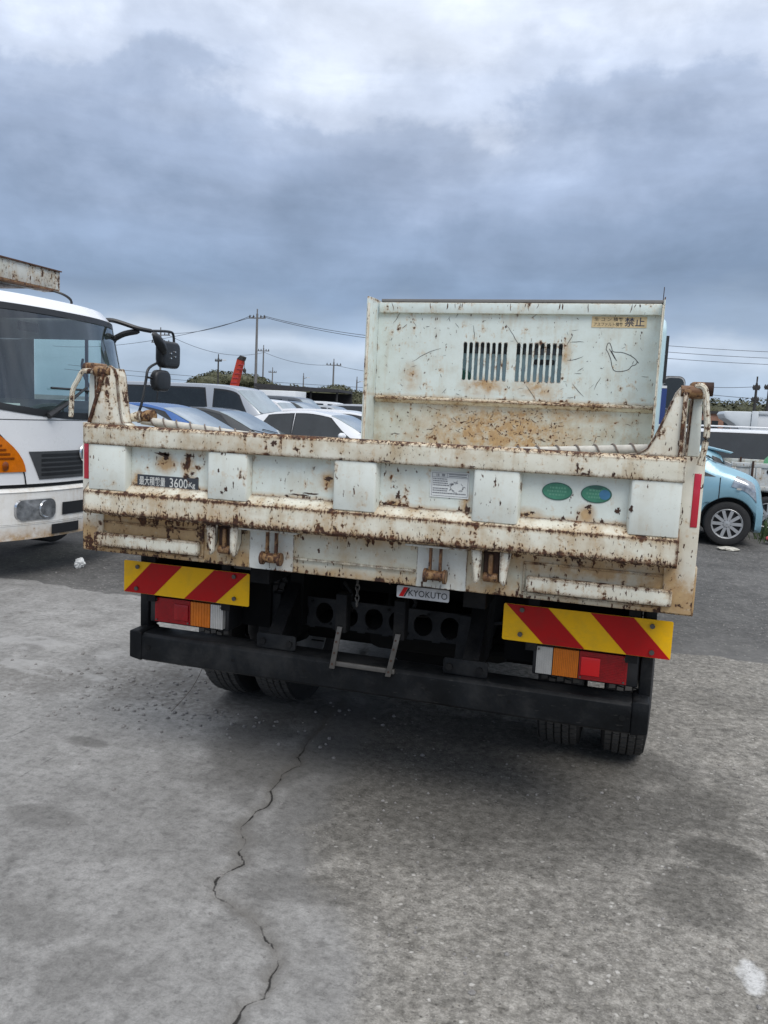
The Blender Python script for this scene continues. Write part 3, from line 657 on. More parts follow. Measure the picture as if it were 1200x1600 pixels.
# ---- rear sill under the gate
mb = MB(); mb.box((-1.1385, .086, .940), (1.1385, .14, 1.100)); sill = mb.build('rear_sill', 'sill_paint', T, bevel=.004)
for s in (-1, 1):
    fr_ = MB()
    for (a, c) in (((.598, .955), (1.105, .9625)), ((.598, 1.058), (1.105, 1.066)), ((.598, .963), (.606, 1.0575)), ((1.097, .963), (1.105, 1.0575))):
        fr_.box((s*a[0], .079, a[1]), (s*c[0], .0865, c[1]))
    fr_.build('sill_frame', 'sill_paint', sill, bevel=.002)
    MB().box((s*.612, .058, .968), (s*1.070, .0855, 1.020)).build('rubbing_strip', 'rail_paint', sill, bevel=.005)
    MB().box((s*.232, .0815, .9415), (s*.408, .0865, 1.085)).build('patch_plate', 'patch_paint', sill)
    # outer hinge: two tapered lugs, rusty clevis between
    for (xa, xb, dx) in ((.428, .465, 1), (.525, .563, -1)):
        w = .5*(xb-xa); cx = (xa+xb)/2
        MB().prism([(s*(cx-w), 1.100), (s*(cx+w), 1.100), (s*(cx+w*.55+dx*.006), 1.0), (s*(cx+w*.2), .985), (s*(cx-w*.2), .985), (s*(cx-w*.55+dx*.006), 1.0)], .03, .042).build('hinge_lug', 'ear_paint', sill, bevel=.003)
        MB().prism([(.042, 1.095), (.0855, 1.095), (.0855, 1.03), (.05, .99), (.042, .99)], s*(cx-.004), s*(cx+.004), 'x').build('lug_web', 'ear_paint', sill)
    MB().box((s*.468, .055, 1.0), (s*.522, .0855, 1.092)).build('hinge_recess', 'rust_dark', sill, bevel=.006)
    cl = MB(); cl.cyl((s*.470, .055, 1.005), (s*.520, .055, 1.005), .016, 14); cl.box((s*.486, .042, 1.005), (s*.502, .0545, 1.085)); cl.build('hinge_knuckle', 'hinge_rust', sill, bevel=.004)
    # inner lock hook
    hk = MB(); hk.cyl((s*.276, .052, .992), (s*.336, .052, .992), .018, 16); hk.build('hook_roller', 'hinge_rust', sill, smooth=True)
    for xx in (.287, .322): MB().box((s*xx-.0045, .042, .99), (s*xx+.0045, .062, 1.098)).build('hook_link', 'hinge_rust', sill, bevel=.003)
    for xx in (.272, .340): MB().cyl((s*xx-.005, .052, .990), (s*xx+.005, .052, .990), .0245, 16).build('hook_washer', 'hinge_rust', sill, smooth=True)
MB().box((-.228, .074, .992), (.228, .0865, .999)).build('sill_bead', 'sill_paint', sill)
MB().box((-.43, .03, 1.0895), (-.20, .0855, 1.0965)).build('sill_lip', 'patch_paint', sill, bevel=.002)
MB().box((.20, .03, 1.0895), (.41, .0855, 1.0965)).build('sill_lip', 'patch_paint', sill, bevel=.002)
mb = MB()
for k in range(25):
    x = random.uniform(-1.1, 1.1)
    if .22 < abs(x) < .6: continue
    chip(mb, x, random.choice((.945, .955, 1.07, 1.08, 1.03)), random.uniform(.003, .009), random.uniform(.004, .016), .0857, 8)
for s in (-1, 1):
    for k in range(14): chip(mb, s*random.uniform(.62, 1.065), random.choice((.972, .98, 1.0, 1.014)), random.uniform(.002, .006), random.uniform(.005, .018), .0574, 8)
tag(mb.build('sill_flakes', 'rust_mid', sill, fixn=False), kind='stuff')
# ---- bed
mb = MB(); mb.box((-1.10, .16, .985), (1.10, 3.56, 1.02)); mb.build('bed_floor', 'sill_paint', T)
for s in (-1, 1):
    sg = MB().box((s*1.09, .18, .95), (s*1.125, 3.55, 1.265)).build('side_gate', 'stake_paint', T, bevel=.004)
    for q in range(6): MB().box((s*1.1255, .3+q*.58, .96), (s*1.14, .40+q*.58, 1.25)).build('side_stake', 'stake_paint', sg)
    MB().box((s*.38, .2, .858), (s*.46, 3.5, .984)).build('bed_subframe', 'black_frame', T)
for q in range(7): MB().box((-1.08, .25+q*.5, .925), (1.08, .30+q*.5, .984)).build('floor_bearer', 'underside', T)
# ---- sheet roller behind the gate with a wound strap
roll = []
for i in range(33):
    x = -.905+1.865*i/32; roll.append((x, .135, 1.462-.052*math.sin(math.pi*i/32)-.004*i/32))
ro = MB().tube(roll, .0165, 10).build('sheet_roller', 'tape_white', T, smooth=True)
st = []
for i in range(900):
    x = -.88+1.83*i/899; t_ = i/899; a = t_*2*math.pi*31+.8*math.sin(t_*19); c = 1.462-.052*math.sin(math.pi*t_)-.004*t_
    st.append((x, .135+.0185*math.cos(a), c+.0185*math.sin(a)))
MB().tube(st, .0030, 5).build('wound_strap', 'tarp_strap', ro, smooth=True)
MB().tube([(-.925, .135, 1.468), (-.875, .135, 1.478), (-.855, .135, 1.478)], [.018, .026, .026], 14).build('roller_knob', 'hinge_rust', ro, smooth=True)
MB().tube([(-.945, .12, 1.470), (-.900, .12, 1.478)], [.016, .022], 12).build('roller_cap', 'ear_paint', ro, smooth=True)

# ---- headboard (front guard of the bed) with two louvre fields
HY = 3.58; slots = []
for (xa, xb) in ((-.379, -.035), (.028, .375)):
    for k in range(8): xc = xa+.018+(xb-xa-.036)*k/7; slots.append((xc-.0135, xc+.0135))
xs = sorted(set([-1.07]+[v_ for s_ in slots for v_ in s_]+[1.07]))
hb_ = MB()
xl = [-1.07]+sorted(v_ for s_ in slots for v_ in s_)+[1.05]; zl_ = [1.66, 1.80, 2.09, 2.30]
for i in range(len(xl)-1):
    for j in range(3):
        if j == 1 and any(abs(xl[i]-a) < 1e-6 for a, c in slots): continue
        hb_.add([(xl[i], HY, zl_[j]), (xl[i+1], HY, zl_[j]), (xl[i+1], HY, zl_[j+1]), (xl[i], HY, zl_[j+1])], [(0, 1, 2, 3)])
board = hb_.build('headboard', 'board_paint', T, weld=1e-4)
bm = bmesh.new(); bm.from_mesh(board.data)
ex = bmesh.ops.extrude_face_region(bm, geom=list(bm.faces)); bmesh.ops.translate(bm, verts=[v for v in ex['geom'] if isinstance(v, bmesh.types.BMVert)], vec=(0, .006, 0))
bmesh.ops.recalc_face_normals(bm, faces=bm.faces); bm.to_mesh(board.data); bm.free()
hb_ = MB()
for (a, c) in slots:                                      # rounded slot ends
    rr_ = (c-a)/2
    for (zz, sgn) in ((1.8002, 1), (2.0898, -1)):
        pts = [(a, zz), (c, zz), (c, zz+sgn*.0149)]+[((a+c)/2+rr_*math.cos(u_), zz+sgn*.0149-sgn*rr_*math.sin(u_)) for u_ in [math.pi*k/8 for k in range(1, 8)]]+[(a, zz+sgn*.0149)]
        hb_.prism([p for p in pts], HY, HY+.006)
hb_.build('slot_ends', 'board_paint', board)['kind'] = 'stuff'
MB().box((-1.07, HY-.004, 1.02), (1.05, HY+.006, 1.606)).build('lower_panel', 'board_low', board)
MB().prism([(HY-.055, 1.636), (HY-.055, 1.642), (HY-.002, 1.66), (HY+.008, 1.66), (HY+.008, 1.606), (HY-.004, 1.606)], -1.065, 1.045, 'x').build('middle_rib', 'rail_paint', board, bevel=.003)
MB().prism([(HY-.03, 2.300), (HY-.03, 2.375), (HY+.012, 2.385), (HY+.012, 2.300)], -1.058, 1.045, 'x').build('top_channel', 'board_paint', board, bevel=.003)
MB().box((-1.05, HY-.005, 2.3855), (1.05, HY+.10, 2.408)).build('top_cap', 'pole_concrete', board, bevel=.003)
for s in (-1, 1):
    MB().prism([(HY+.06, 1.02), (HY-.285, 1.02), (HY-.285, 1.30), (HY-.27, 2.35), (HY-.262, 2.392), (HY-.10, 2.40), (HY+.06, 2.40)], s*1.0705 if s < 0 else 1.0505, s*1.081 if s < 0 else 1.058, 'x').build('side_return', 'board_paint', board, bevel=.002)
    MB().box((s*1.055 if s < 0 else 1.040, HY-.285, 1.02), (s*1.0695 if s < 0 else 1.0495, HY-.262, 2.34)).build('return_lip', 'post_paint', board, bevel=.002)
# scratches and dents drawn by years of loads
mb = MB()
for k in range(120):
    x, z = random.uniform(-1.0, 1.0), random.uniform(1.68, 2.28)
    if any(abs(x-(a+c)/2) < .03 for a, c in slots) and 1.78 < z < 2.11: continue
    strokes(mb, randstroke(x, z, random.choice((.006, .010, .014, .02, .03, .05)), random.uniform(0, 6.3), .10), random.uniform(.0015, .0045), HY-.0012)
for p in ((-.78, 1.93, .30, .15), (-.45, 2.27, .12, 1.0), (.42, 2.10, .12, .1), (.40, 2.07, .12, 1.5), (.41, 1.97, .14, .0), (.12, 1.775, .16, -.8), (.46, 1.80, .15, -1.1), (.62, 1.76, .12, 1.2), (-.06, 2.22, .26, -.75), (-.95, 2.22, .13, .9), (-.3, 2.1, .14, 1.4)):
    strokes(mb, randstroke(*p[:2], p[2]*.85, p[3], .12), .004, HY-.0012)
tag(mb.build('scratches', 'scratch_ink', board, fixn=False), kind='stuff')
mb = MB()
for k in range(230):
    x, z = random.gauss(-.1, .42), random.uniform(1.35, 1.60)
    if abs(x) > 1.02: continue
    if random.random() < .5: chip(mb, x, z, random.uniform(.004, .016), random.uniform(.003, .010), HY-.0055, 8)
    else: strokes(mb, randstroke(x, z, random.choice((.02, .03, .05)), random.uniform(0, 6.3), .18), random.uniform(.002, .005), HY-.0055)
for k in range(16): strokes(mb, randstroke(random.uniform(-1, 1), 2.375, random.uniform(.02, .07), -1.57, .12), random.uniform(.003, .010), HY-.0312)
for k in range(30): chip(mb, random.uniform(-1, 1), random.uniform(1.648, 1.655), random.uniform(.006, .03), .004, HY-.0335, 8)
tag(mb.build('scrape_marks', 'rust_mid', board, fixn=False), kind='stuff')
mb = MB()                                                   # the marker scrawl near the right edge
sc_ = [(.682, 2.055), (.690, 2.095), (.705, 2.10), (.720, 2.070), (.735, 2.040), (.80, 2.035), (.865, 2.010), (.905, 1.975), (.895, 1.950), (.870, 1.940), (.85, 1.915), (.80, 1.900), (.755, 1.903), (.735, 1.930), (.722, 1.98), (.700, 2.03), (.682, 2.055)]
strokes(mb, [(p.x, p.z) for p in smoothpath([(a, 0, c) for a, c in sc_], 5)], .0045, HY-.0014, False)
strokes(mb, [(.705, 2.06), (.75, 1.99)], .004, HY-.0014, False); strokes(mb, [(.72, 2.045), (.762, 1.975)], .005, HY-.0014, False)
strokes(mb, [(.905, 1.975), (.918, 1.962)], .004, HY-.0014, False); strokes(mb, [(.76, 1.95), (.762, 1.944)], .005, HY-.0014, False)
tag(mb.build('marker_scrawl', 'scratch_ink', board, fixn=False), 'black outline scrawled with a marker', None)
sign = MB().box((.566, HY-.0035, 2.212), (.950, HY-.0005, 2.290)).build('loading_sign', 'sign_tan', T)
text_mesh('生 コ ン 積載', .585, .785, 2.256, 2.284, HY-.0042, 'ink_black', 'sign_lettering', sign, .004)
text_mesh('アスファルト積載', .582, .785, 2.220, 2.248, HY-.0042, 'ink_black', 'sign_lettering', sign, .004)
text_mesh('禁止', .797, .935, 2.220, 2.284, HY-.0042, 'ink_blue', 'sign_lettering', sign, .012)
# ---- plates and stickers on the gate
lp = MB().box((-.858, .0365, 1.216), (-.600, .0395, 1.262)).build('load_plate', 'plate_dark', T)
text_mesh('最大積載量', -.849, -.738, 1.223, 1.256, .0358, 'letter_white', 'plate_lettering', lp, .006)
text_mesh('3600', -.719, -.643, 1.222, 1.257, .0358, 'letter_white', 'plate_lettering', lp, .006)
text_mesh('Kg', -.639, -.612, 1.222, 1.246, .0358, 'letter_white', 'plate_lettering', lp, .012)
mb = MB(); chip(mb, -.652, 1.262, .014, .008, .0351, 10); chip(mb, -.641, 1.247, .006, .012, .0351, 10); mb.build('plate_flake', 'rust_dark', lp, fixn=False)
cl_ = MB().box((.276, .0370, 1.263), (.408, .0395, 1.349)).build('caution_label', 'label_paper', T)
mb = MB()
for (a, c, e, f_) in ((.281, 1.330, .404, 1.331), (.332, 1.331, .333, 1.344), (.281, 1.344, .404, 1.345), (.281, 1.268, .404, 1.269), (.281, 1.269, .282, 1.344), (.403, 1.269, .404, 1.344)): mb.box((a, .0362, c), (e, .0369, f_))
for (i, zz) in enumerate((1.323, 1.316, 1.309, 1.302, 1.291, 1.284, 1.276)):
    x = .285
    while x < (.334 if i != 6 else .395):
        w = random.uniform(.002, .008); mb.box((x, .0362, zz), (x+w, .0369, zz+.0035)); x += w+.0014
for k in range(24):
    a = random.uniform(0, 6.3); strokes(mb, randstroke(.368+.02*math.cos(a), 1.299+.014*math.sin(a), .012, a+1.2, .5, 4), .0018, .0364)
for zz in (1.340, 1.334): mb.box((.338, .0362, zz), (.398, .0369, zz+.0025))
mb.build('label_print', 'label_ink', cl_, fixn=False)
text_mesh('注 意', .294, .326, 1.333, 1.3425, .0360, 'label_ink', 'label_heading', cl_, .01)
for (cx, lab) in ((.694, 'faded green oval sticker'), (.816, 'faded green oval sticker with blue corner and torn top')):
    el = [(cx+.0475*math.cos(2*math.pi*k/40), 1.3105+.0285*math.sin(2*math.pi*k/40)) for k in range(40)]
    s1 = MB().prism(el, .0378, .0396).build('oval_sticker', 'sticker_rim', T); s1['label'] = lab
    el = [(cx+.0445*math.cos(2*math.pi*k/40), 1.3105+.0258*math.sin(2*math.pi*k/40)) for k in range(40)]
    if cx > .75: el = [p if not (8 <= k <= 13) else (p[0], p[1]-random.uniform(.006, .013)) for k, p in enumerate(el)]
    MB().prism(el, .0366, .0377).build('sticker_face', 'sticker_green', s1)
    tx = MB()
    for zz, wd in ((1.322, .045), (1.311, .062), (1.300, .05)):
        x = cx-wd/2
        while x < cx+wd/2: w = random.uniform(.003, .008); tx.box((x, .0360, zz-.003), (x+w, .0365, zz+.003)); x += w+.003
    tx.build('sticker_print', 'sticker_text', s1)
    if cx > .75:
        bl = [(cx+.026+.017*math.cos(2*math.pi*k/20), 1.3105+.016*math.sin(2*math.pi*k/20)) for k in range(20)]
        MB().prism(bl, .0352, .0359).build('sticker_globe', 'sticker_blue', s1)
# ---- maker plate hanging under the sill
kp = MB().prism(rrect(.152, .884, .343, .927, .005), .128, .134).build('maker_plate', 'plate_silver', T)
text_mesh('KYOKUTO', .196, .337, .893, .916, .1272, 'ink_black', 'maker_lettering', kp, .004)
MB().prism([(.160, .8885), (.176, .8885), (.194, .9225), (.178, .9225)], .1274, .1278).build('maker_stripe', 'red_sheet', kp)
MB().prism([(.177, .8885), (.183, .8885), (.201, .9225), (.195, .9225)], .1274, .1278).build('maker_stripe', 'ink_black', kp)
MB().box((.17, .135, .90), (.33, .16, .95)).build('plate_bracket', 'black_frame', kp)
# ---- hazard plates
for s in (-1, 1):
    x0, x1, z0, z1 = .513, 1.098, .730, .866
    hp = MB().prism(rrect(min(s*x0, s*x1), z0, max(s*x0, s*x1), z1, .006, 3), .30, .303).build('hazard_plate', 'yellow_sheet', T)
    for (t0, t1, b0, b1) in ((.225, .475, 0, .25), (.73, .985, .495, .745)):
        def XX(q): return (-x1+q*(x1-x0)) if s < 0 else (x1-q*(x1-x0))
        poly = [(XX(b0)+(.001*-s if b0 == 0 else 0), z0+.001), (XX(b1), z0+.001), (XX(t1), z1-.001), (XX(t0), z1-.001)]
        MB().prism(poly, .2982, .2992).build('red_stripe', 'red_sheet', hp)
    for (bx, bz) in ((.58, .80 if 0 else .848), (.578, .757), (1.03, .843), (1.035, .75)):
        MB().cyl((s*bx, .2915, bz), (s*bx, .298, bz), .009, 8).build('bolt', 'bolt_steel', hp)
    MB().box((s*.60, .304, .70), (s*.64, .34, .93)).build('plate_bracket', 'black_frame', hp); MB().box((s*.95, .304, .70), (s*.99, .34, .93)).build('plate_bracket', 'black_frame', hp)
    # tail lamp
    hs = MB().box((s*.625, .345, .60), (s*1.0, .47, .728)).build('tail_lamp', 'trim_black', T, bevel=.006)
    for (xa, xb, mt, nm) in ((.640, .697, 'lens_clear', 'clear_lens'), (.700, .790, 'lens_amber', 'amber_lens'), (.793, .960, 'lens_red', 'red_lens')):
        ln = MB(); nn = 14
        if mt == 'lens_red':
            ln.box((s*xa, .3215, .613), (s*xb, .3445, .716))
            for q in range(16): ln.box((s*xa+s*.004, .3195, .618+q*.006), (s*xb-s*.004, .322, .6215+q*.006))
        else:
            for q in range(nn): ln.box((s*(xa+(xb-xa)*q/nn)+s*.0006, .320+(.0016 if q % 2 else 0), .614), (s*(xa+(xb-xa)*(q+1)/nn), .3445, .715))
        ln.build(nm, mt, hs)
    MB().box((s*.800, .3155, .630), (s*.866, .3178, .698)).build('stop_lens', 'lens_red_bright' if s > 0 else 'lens_red', hs, bevel=.0008)
    for (bx, bz) in ((.648, .706), (.95, .708), (.80, .622), (.95, .622)): MB().cyl((s*bx, .3142, bz), (s*bx, .319, bz), .0035, 8).build('lens_screw', 'bolt_steel', hs)
    MB().box((s*1.005, .34, .575), (s*1.045, .52, .925)).build('side_plate', 'bumper_black', T, bevel=.004)
    MB().box((s*.50, .48, .60), (s*1.0, .50, .93)).build('lamp_panel', 'underside', T)
# ---- rear underrun bumper
bm_ = MB(); bm_.prism([(.275, .452), (.262, .462), (.262, .558), (.275, .570), (.38, .572), (.38, .566), (.29, .560), (.29, .460), (.38, .456), (.38, .450)], -.985, .985, 'x')
bp = bm_.build('rear_bumper', 'bumper_black', T, bevel=.003)
for s in (-1, 1):
    MB().prism([(s*.9855, .452), (s*1.043, .462), (s*1.043, .578), (s*1.0, .580), (s*.9855, .573)], .259, .40).build('bumper_end', 'bumper_black', bp, bevel=.006)
    for bx in (.955, .56, .25): MB().cyl((s*bx, .2600, .512), (s*bx, .2612, .512), .0115 if bx > .9 else .007, 10).build('bolt_hole', 'underside', bp)
    MB().prism(rrect(min(s*.30, s*.47), .5735, max(s*.30, s*.47), .635, .012), .29, .30).build('bumper_lug', 'bumper_black', bp, bevel=.002)
    for bx in (.325, .44): MB().cyl((s*bx, .279, .603), (s*bx, .2895, .603), .013, 8).build('lug_bolt', 'black_frame', bp)
    MB().prism([(.30, .62), (.30, .58), (.62, .58), (.66, .86), (.56, .86)], s*.37, s*.43, 'x').build('bumper_stay', 'black_frame', bp)
# ---- pierced cross member, brackets, step
holes = (-.393, -.281, -.170, -.060, .045, .153, .266); z0, z1 = .607, .738
cm = MB(); yy0, yy1 = .55, .562
prev = -.447
for hx in holes:
    cm.box((prev, yy0, z0), (hx-.040, yy1, z1)); prev = hx+.040
    top = [(hx-.040, z1), (hx-.040, .674)]+[(hx-.040*math.cos(a), .674+.046*math.sin(a)) for a in [math.pi*k/10 for k in range(1, 10)]]+[(hx+.040, .674), (hx+.040, z1)]
    cm.prism(top, yy0, yy1); cm.prism([(p[0], 2*.674-p[1]-(.0 if abs(p[1]-z1) > 1e-6 else -.064+.061)) for p in top], yy0, yy1)
cm.box((prev, yy0, z0), (.306, yy1, z1))
xm = cm.build('cross_member', 'member_grey', T)
for k in range(8): MB().cyl((-.335+k*.085, .543, .722-(k % 2)*.09), (-.335+k*.085, .5495, .722-(k % 2)*.09), .006, 8).build('bolt', 'black_frame', xm)
for (xa, xb) in ((-.565, -.462), (.300, .392)):
    MB().prism([(xa+.012, .748), (xb, .748), (xb-.006, .575), (xa, .560)], .50, .548).build('side_bracket', 'member_grey', T, bevel=.004)
stp = MB().box((-.150, .244, .556), (.102, .256, .574)).build('rear_step', 'step_steel', T, bevel=.002); stp.location.x = .022
for (xa, xb) in ((-.137, -.120), (.089, .112)):
    MB().prism([(xa-.020, .546), (xa+.001, .546), (xb+.010, .715), (xb-.010, .715)], .236, .2435).build('step_arm', 'step_steel', stp, bevel=.0015)
    for zz in (.565, .61, .655, .69):
        xx = xa-.010+(zz-.546)/.19*(xb-xa+.011); MB().cyl((xx, .2335, zz), (xx, .2358, zz), .0042, 8).build('step_bolt', 'rust_dark', stp)
    MB().prism([(xb-.022, .690), (xb+.022, .690), (xb+.022, .84), (xb-.022, .84)], .2445, .30).build('step_hanger', 'black_frame', stp, bevel=.003)
ch = MB()
for k in range(5):
    zc_ = .905-.020*k; pts = []
    for j in range(13):
        a = 2*math.pi*j/12; u_, v_ = .007*math.cos(a), .014*math.sin(a)
        pts.append((-.020+(u_ if k % 2 else 0), .20+(0 if k % 2 else u_), zc_+v_))
    ch.tube(pts, .0025, 5, False)
ch.build('lock_chain', 'step_steel', T, smooth=True)
# ---- chassis and running gear
for s in (-1, 1): MB().box((s*.36, .50, .62), (s*.42, 6.0, .858)).build('chassis_rail', 'underside', T)
MB().box((-.352, .92, .70), (.352, 3.2, .92)).build('gap_block_top', 'underside', T, bevel=.01)  # added dark box hiding the bright ground seen above the cross member
MB().box((-.355, 1.75, .36), (.355, 2.35, .70)).build('gap_block_low', 'underside', T, bevel=.03)  # another added dark block, closing the low bright gap behind the axle
MB().box((-.98, 1.95, .30), (-.44, 2.95, .84)).build('gap_block_left', 'underside', T, bevel=.02)  # added on the left to hide pale ground seen past the other blocks
MB().lathe([(.001, -.30), (.07, -.30), (.08, -.27), (.08, .27), (.07, .30), (.001, .30)], (.17, .80, .56), 'x', 16).build('hoist_pump', 'underside', T, smooth=True)
for yy in (1.9, 2.9, 4.0, 5.2): MB().box((-.3595, yy, .66), (.3595, yy+.08, .84)).build('chassis_crossbeam', 'underside', T)
ax = MB(); ax.cyl((-.62, 1.27, .42), (.62, 1.27, .42), .075, 16); ax.lathe([(.02, -.19), (.15, -.13), (.20, 0), (.15, .13), (.02, .19)], (.0, 1.27, .42), 'y', 20); ax.build('rear_axle', 'underside', T, smooth=True)
MB().cyl((0, 1.44, .45), (0, 4.5, .62), .05, 12).build('drive_shaft', 'underside', T, smooth=True)
for s in (-1, 1):
    lf = MB()
    for k in range(5): lf.prism([(1.27-.7+k*.1, .58+.035*k*0+.02*k), (1.27+.7-k*.1, .58+.02*k), (1.27+.7-k*.1, .597+.02*k), (1.27-.7+k*.1, .597+.02*k)][:4], s*.43, s*.50, 'x')
    lf.build('leaf_spring', 'underside', T)
MB().lathe([(.001, -.35), (.13, -.35), (.14, -.33), (.14, .33), (.13, .35), (.001, .35)], (-.75, 2.6, .62), 'y', 20).build('air_tank', 'underside', T, smooth=True)
MB().box((.5, 2.3, .45), (.98, 3.3, .86)).build('fuel_tank', 'underside', T, bevel=.05)
MB().lathe([(.001, -.1), (.055, -.1), (.065, -.06), (.065, .06), (.04, .1), (.001, .1)], (-.60, .62, .60), 'z', 16).build('rubber_mount', 'black_frame', T, smooth=True)
for k in range(4):
    x = -.5+.28*k; MB().tube(smoothpath([(x, .62, .80), (x+.05, .58, .76), (x+.03, .60, .70), (x+.12, .8, .66)], 5), .008, 6).build('brake_hose', 'rubber', T, smooth=True)
MB().box((-.9, .75, .86), (.9, 1.85, .872)).build('inner_fender', 'underside', T)
for s in (-1, 1): MB().box((s*.58, 1.80, .30), (s*1.08, 1.81, .87)).build('mud_flap', 'rubber', T)
MB().prism([(-.60, .875), (-.44, .875), (-.44, .94), (-.60, .94)], .33, .34).build('hose_guard', 'pole_concrete', T)
def truck_wheel(name, parent, x, y, z, r, w, tread=True, facing=1):
    tw = MB(); hw = w/2
    pr = [(r*.56, -hw*.80), (r*.62, -hw*.98), (r*.82, -hw*1.02), (r*.955, -hw*.93), (r*.975, -hw*.80), (r*.975, hw*.80), (r*.955, hw*.93), (r*.82, hw*1.02), (r*.62, hw*.98), (r*.56, hw*.80)]
    wh = MB().lathe([(r*.2, -hw*.3), (r*.56, -hw*.25), (r*.56, -hw*.85), (r*.60, -hw*.86), (r*.60, hw*.86), (r*.56, hw*.85), (r*.56, hw*.05), (r*.2, hw*.05)], (0, 0, 0), 'x', 28, True).build(name, 'hub_silver', parent, smooth=True)
    wh.location = (x, y, z)
    tw.lathe(pr, (0, 0, 0), 'x', 44, True).build('tyre', 'rubber', wh, smooth=True)
    if tread:
        tr_ = MB(); nb = 62
        for rib in range(5):
            xa = -hw*.86+rib*hw*1.72/5+.0035; xb = xa+hw*1.72/5-.007
            for k in range(nb):
                a0 = 2*math.pi*(k+(rib % 2)*.5)/nb; a1 = a0+2*math.pi/nb*.80; r0, r1 = r*.968, r*(.998 if 0 < rib < 4 else .985)
                sk = .010*(1 if rib % 2 else -1)
                def P_(a, rr_, xx): return (xx, rr_*math.cos(a+(sk if xx == xb else 0)), rr_*math.sin(a+(sk if xx == xb else 0)))
                vs = [P_(a0, r0, xa), P_(a1, r0, xa), P_(a1, r0, xb), P_(a0, r0, xb), P_(a0, r1, xa), P_(a1, r1, xa), P_(a1, r1, xb), P_(a0, r1, xb)]
                tr_.add(vs, [(4, 5, 6, 7), (0, 1, 5, 4), (1, 2, 6, 5), (2, 3, 7, 6), (3, 0, 4, 7)])
        tag(tr_.build('tread_blocks', 'rubber_dusty', wh), kind='stuff')
    MB().lathe([(.001, -hw*.5), (r*.2, -hw*.5), (r*.26, 0), (r*.2, hw*.5), (.001, hw*.5)], (0, 0, 0), 'x', 16).build('wheel_hub', 'black_frame', wh, smooth=True)
    return wh
for x in (-.982, -.698, .698, .982): truck_wheel('rear_wheel', T, x, 1.27, .405, .405, .195)
for x in (-.90, .90): truck_wheel('front_wheel', T, x, 5.35, .405, .405, .195, False)
# ---- cab beyond the bed
cb = MB(); cb.prism([(3.80, .80), (5.95, .80), (5.98, 1.35), (5.72, 2.20), (5.45, 2.33), (3.95, 2.33), (3.80, 2.25)], -1.10, 1.10, 'x')
cab_ = cb.build('cab', 'cab_pale', T, bevel=.05, seg=3)
MB().prism(rrect(-.75, 2.02, .75, 2.20, .05), 3.792, 3.7985).build('rear_window', 'glass_dark', cab_)
MB().prism(rrect(.14, 1.945, .30, 1.985, .015), 3.788, 3.7985).build('breather_slot', 'trim_black', cab_)
MB().lathe([(.001, 0), (.05, 0), (.06, .03), (.06, .06)], (-.40, 3.735, 1.83), 'y', 18).build('air_duct', 'sticker_rim', cab_, smooth=True)
for s in (-1, 1):
    MB().prism([(3.86, 1.535), (5.7, 1.535), (5.7, 1.80), (3.86, 1.80)], s*1.1005, s*1.137, 'x').build('blue_band', 'cab_blue', cab_)
    for zz in (1.515, 1.802): MB().box((s*1.1005, 3.86, zz), (s*1.135, 5.7, zz+.018)).build('white_band', 'white_paint', cab_)
    MB().prism([(4.35, 1.86), (5.45, 1.86), (5.35, 2.22), (4.35, 2.22)], s*1.1005, s*1.1025, 'x').build('side_window', 'glass_dark', cab_)
    MB().prism([(3.86, 1.84), (4.0, 1.84), (4.0, 2.16), (3.88, 2.19)], s*1.1005, s*1.122, 'x').build('door_pillar', 'trim_black', cab_)
MB().prism([(-1.0, 1.42), (1.0, 1.42), (.95, 2.15), (-.95, 2.15)], 5.99, 5.995).build('windscreen', 'glass_dark', cab_)
for s in (-1, 1):
    mh = MB().prism(rrect(min(s*1.115, s*1.305), 1.65, max(s*1.115, s*1.305), 1.935, .055), 4.60, 4.68).build('door_mirror', 'trim_black', T, bevel=.012)
    MB().prism(rrect(min(s*1.134, s*1.292), 1.668, max(s*1.134, s*1.292), 1.918, .046), 4.594, 4.599).build('mirror_face', 'glass_dark', mh)  # dark glass paints in the reflection of the dark truck
    MB().prism(rrect(min(s*1.120, s*1.300), 1.656, max(s*1.120, s*1.300), 1.929, .052), 4.5995, 4.6035).build('mirror_rim', 'plate_silver', mh)
    MB().tube([(s*1.09, 4.75, 1.75), (s*1.16, 4.69, 1.78)], .015, 8).build('mirror_arm', 'trim_black', mh)
MB().tube([(1.05, 3.72, 2.30), (1.052, 3.72, 2.52)], .003, 5).build('aerial', 'rust_dark', T)
MB().tube(smoothpath([(-1.10, 1.02, .30), (-1.11, .99, .18), (-1.14, .93, .08), (-1.17, .80, .006)], 6), .0012, 5).build('hanging_wire', 'rust_dark', T)

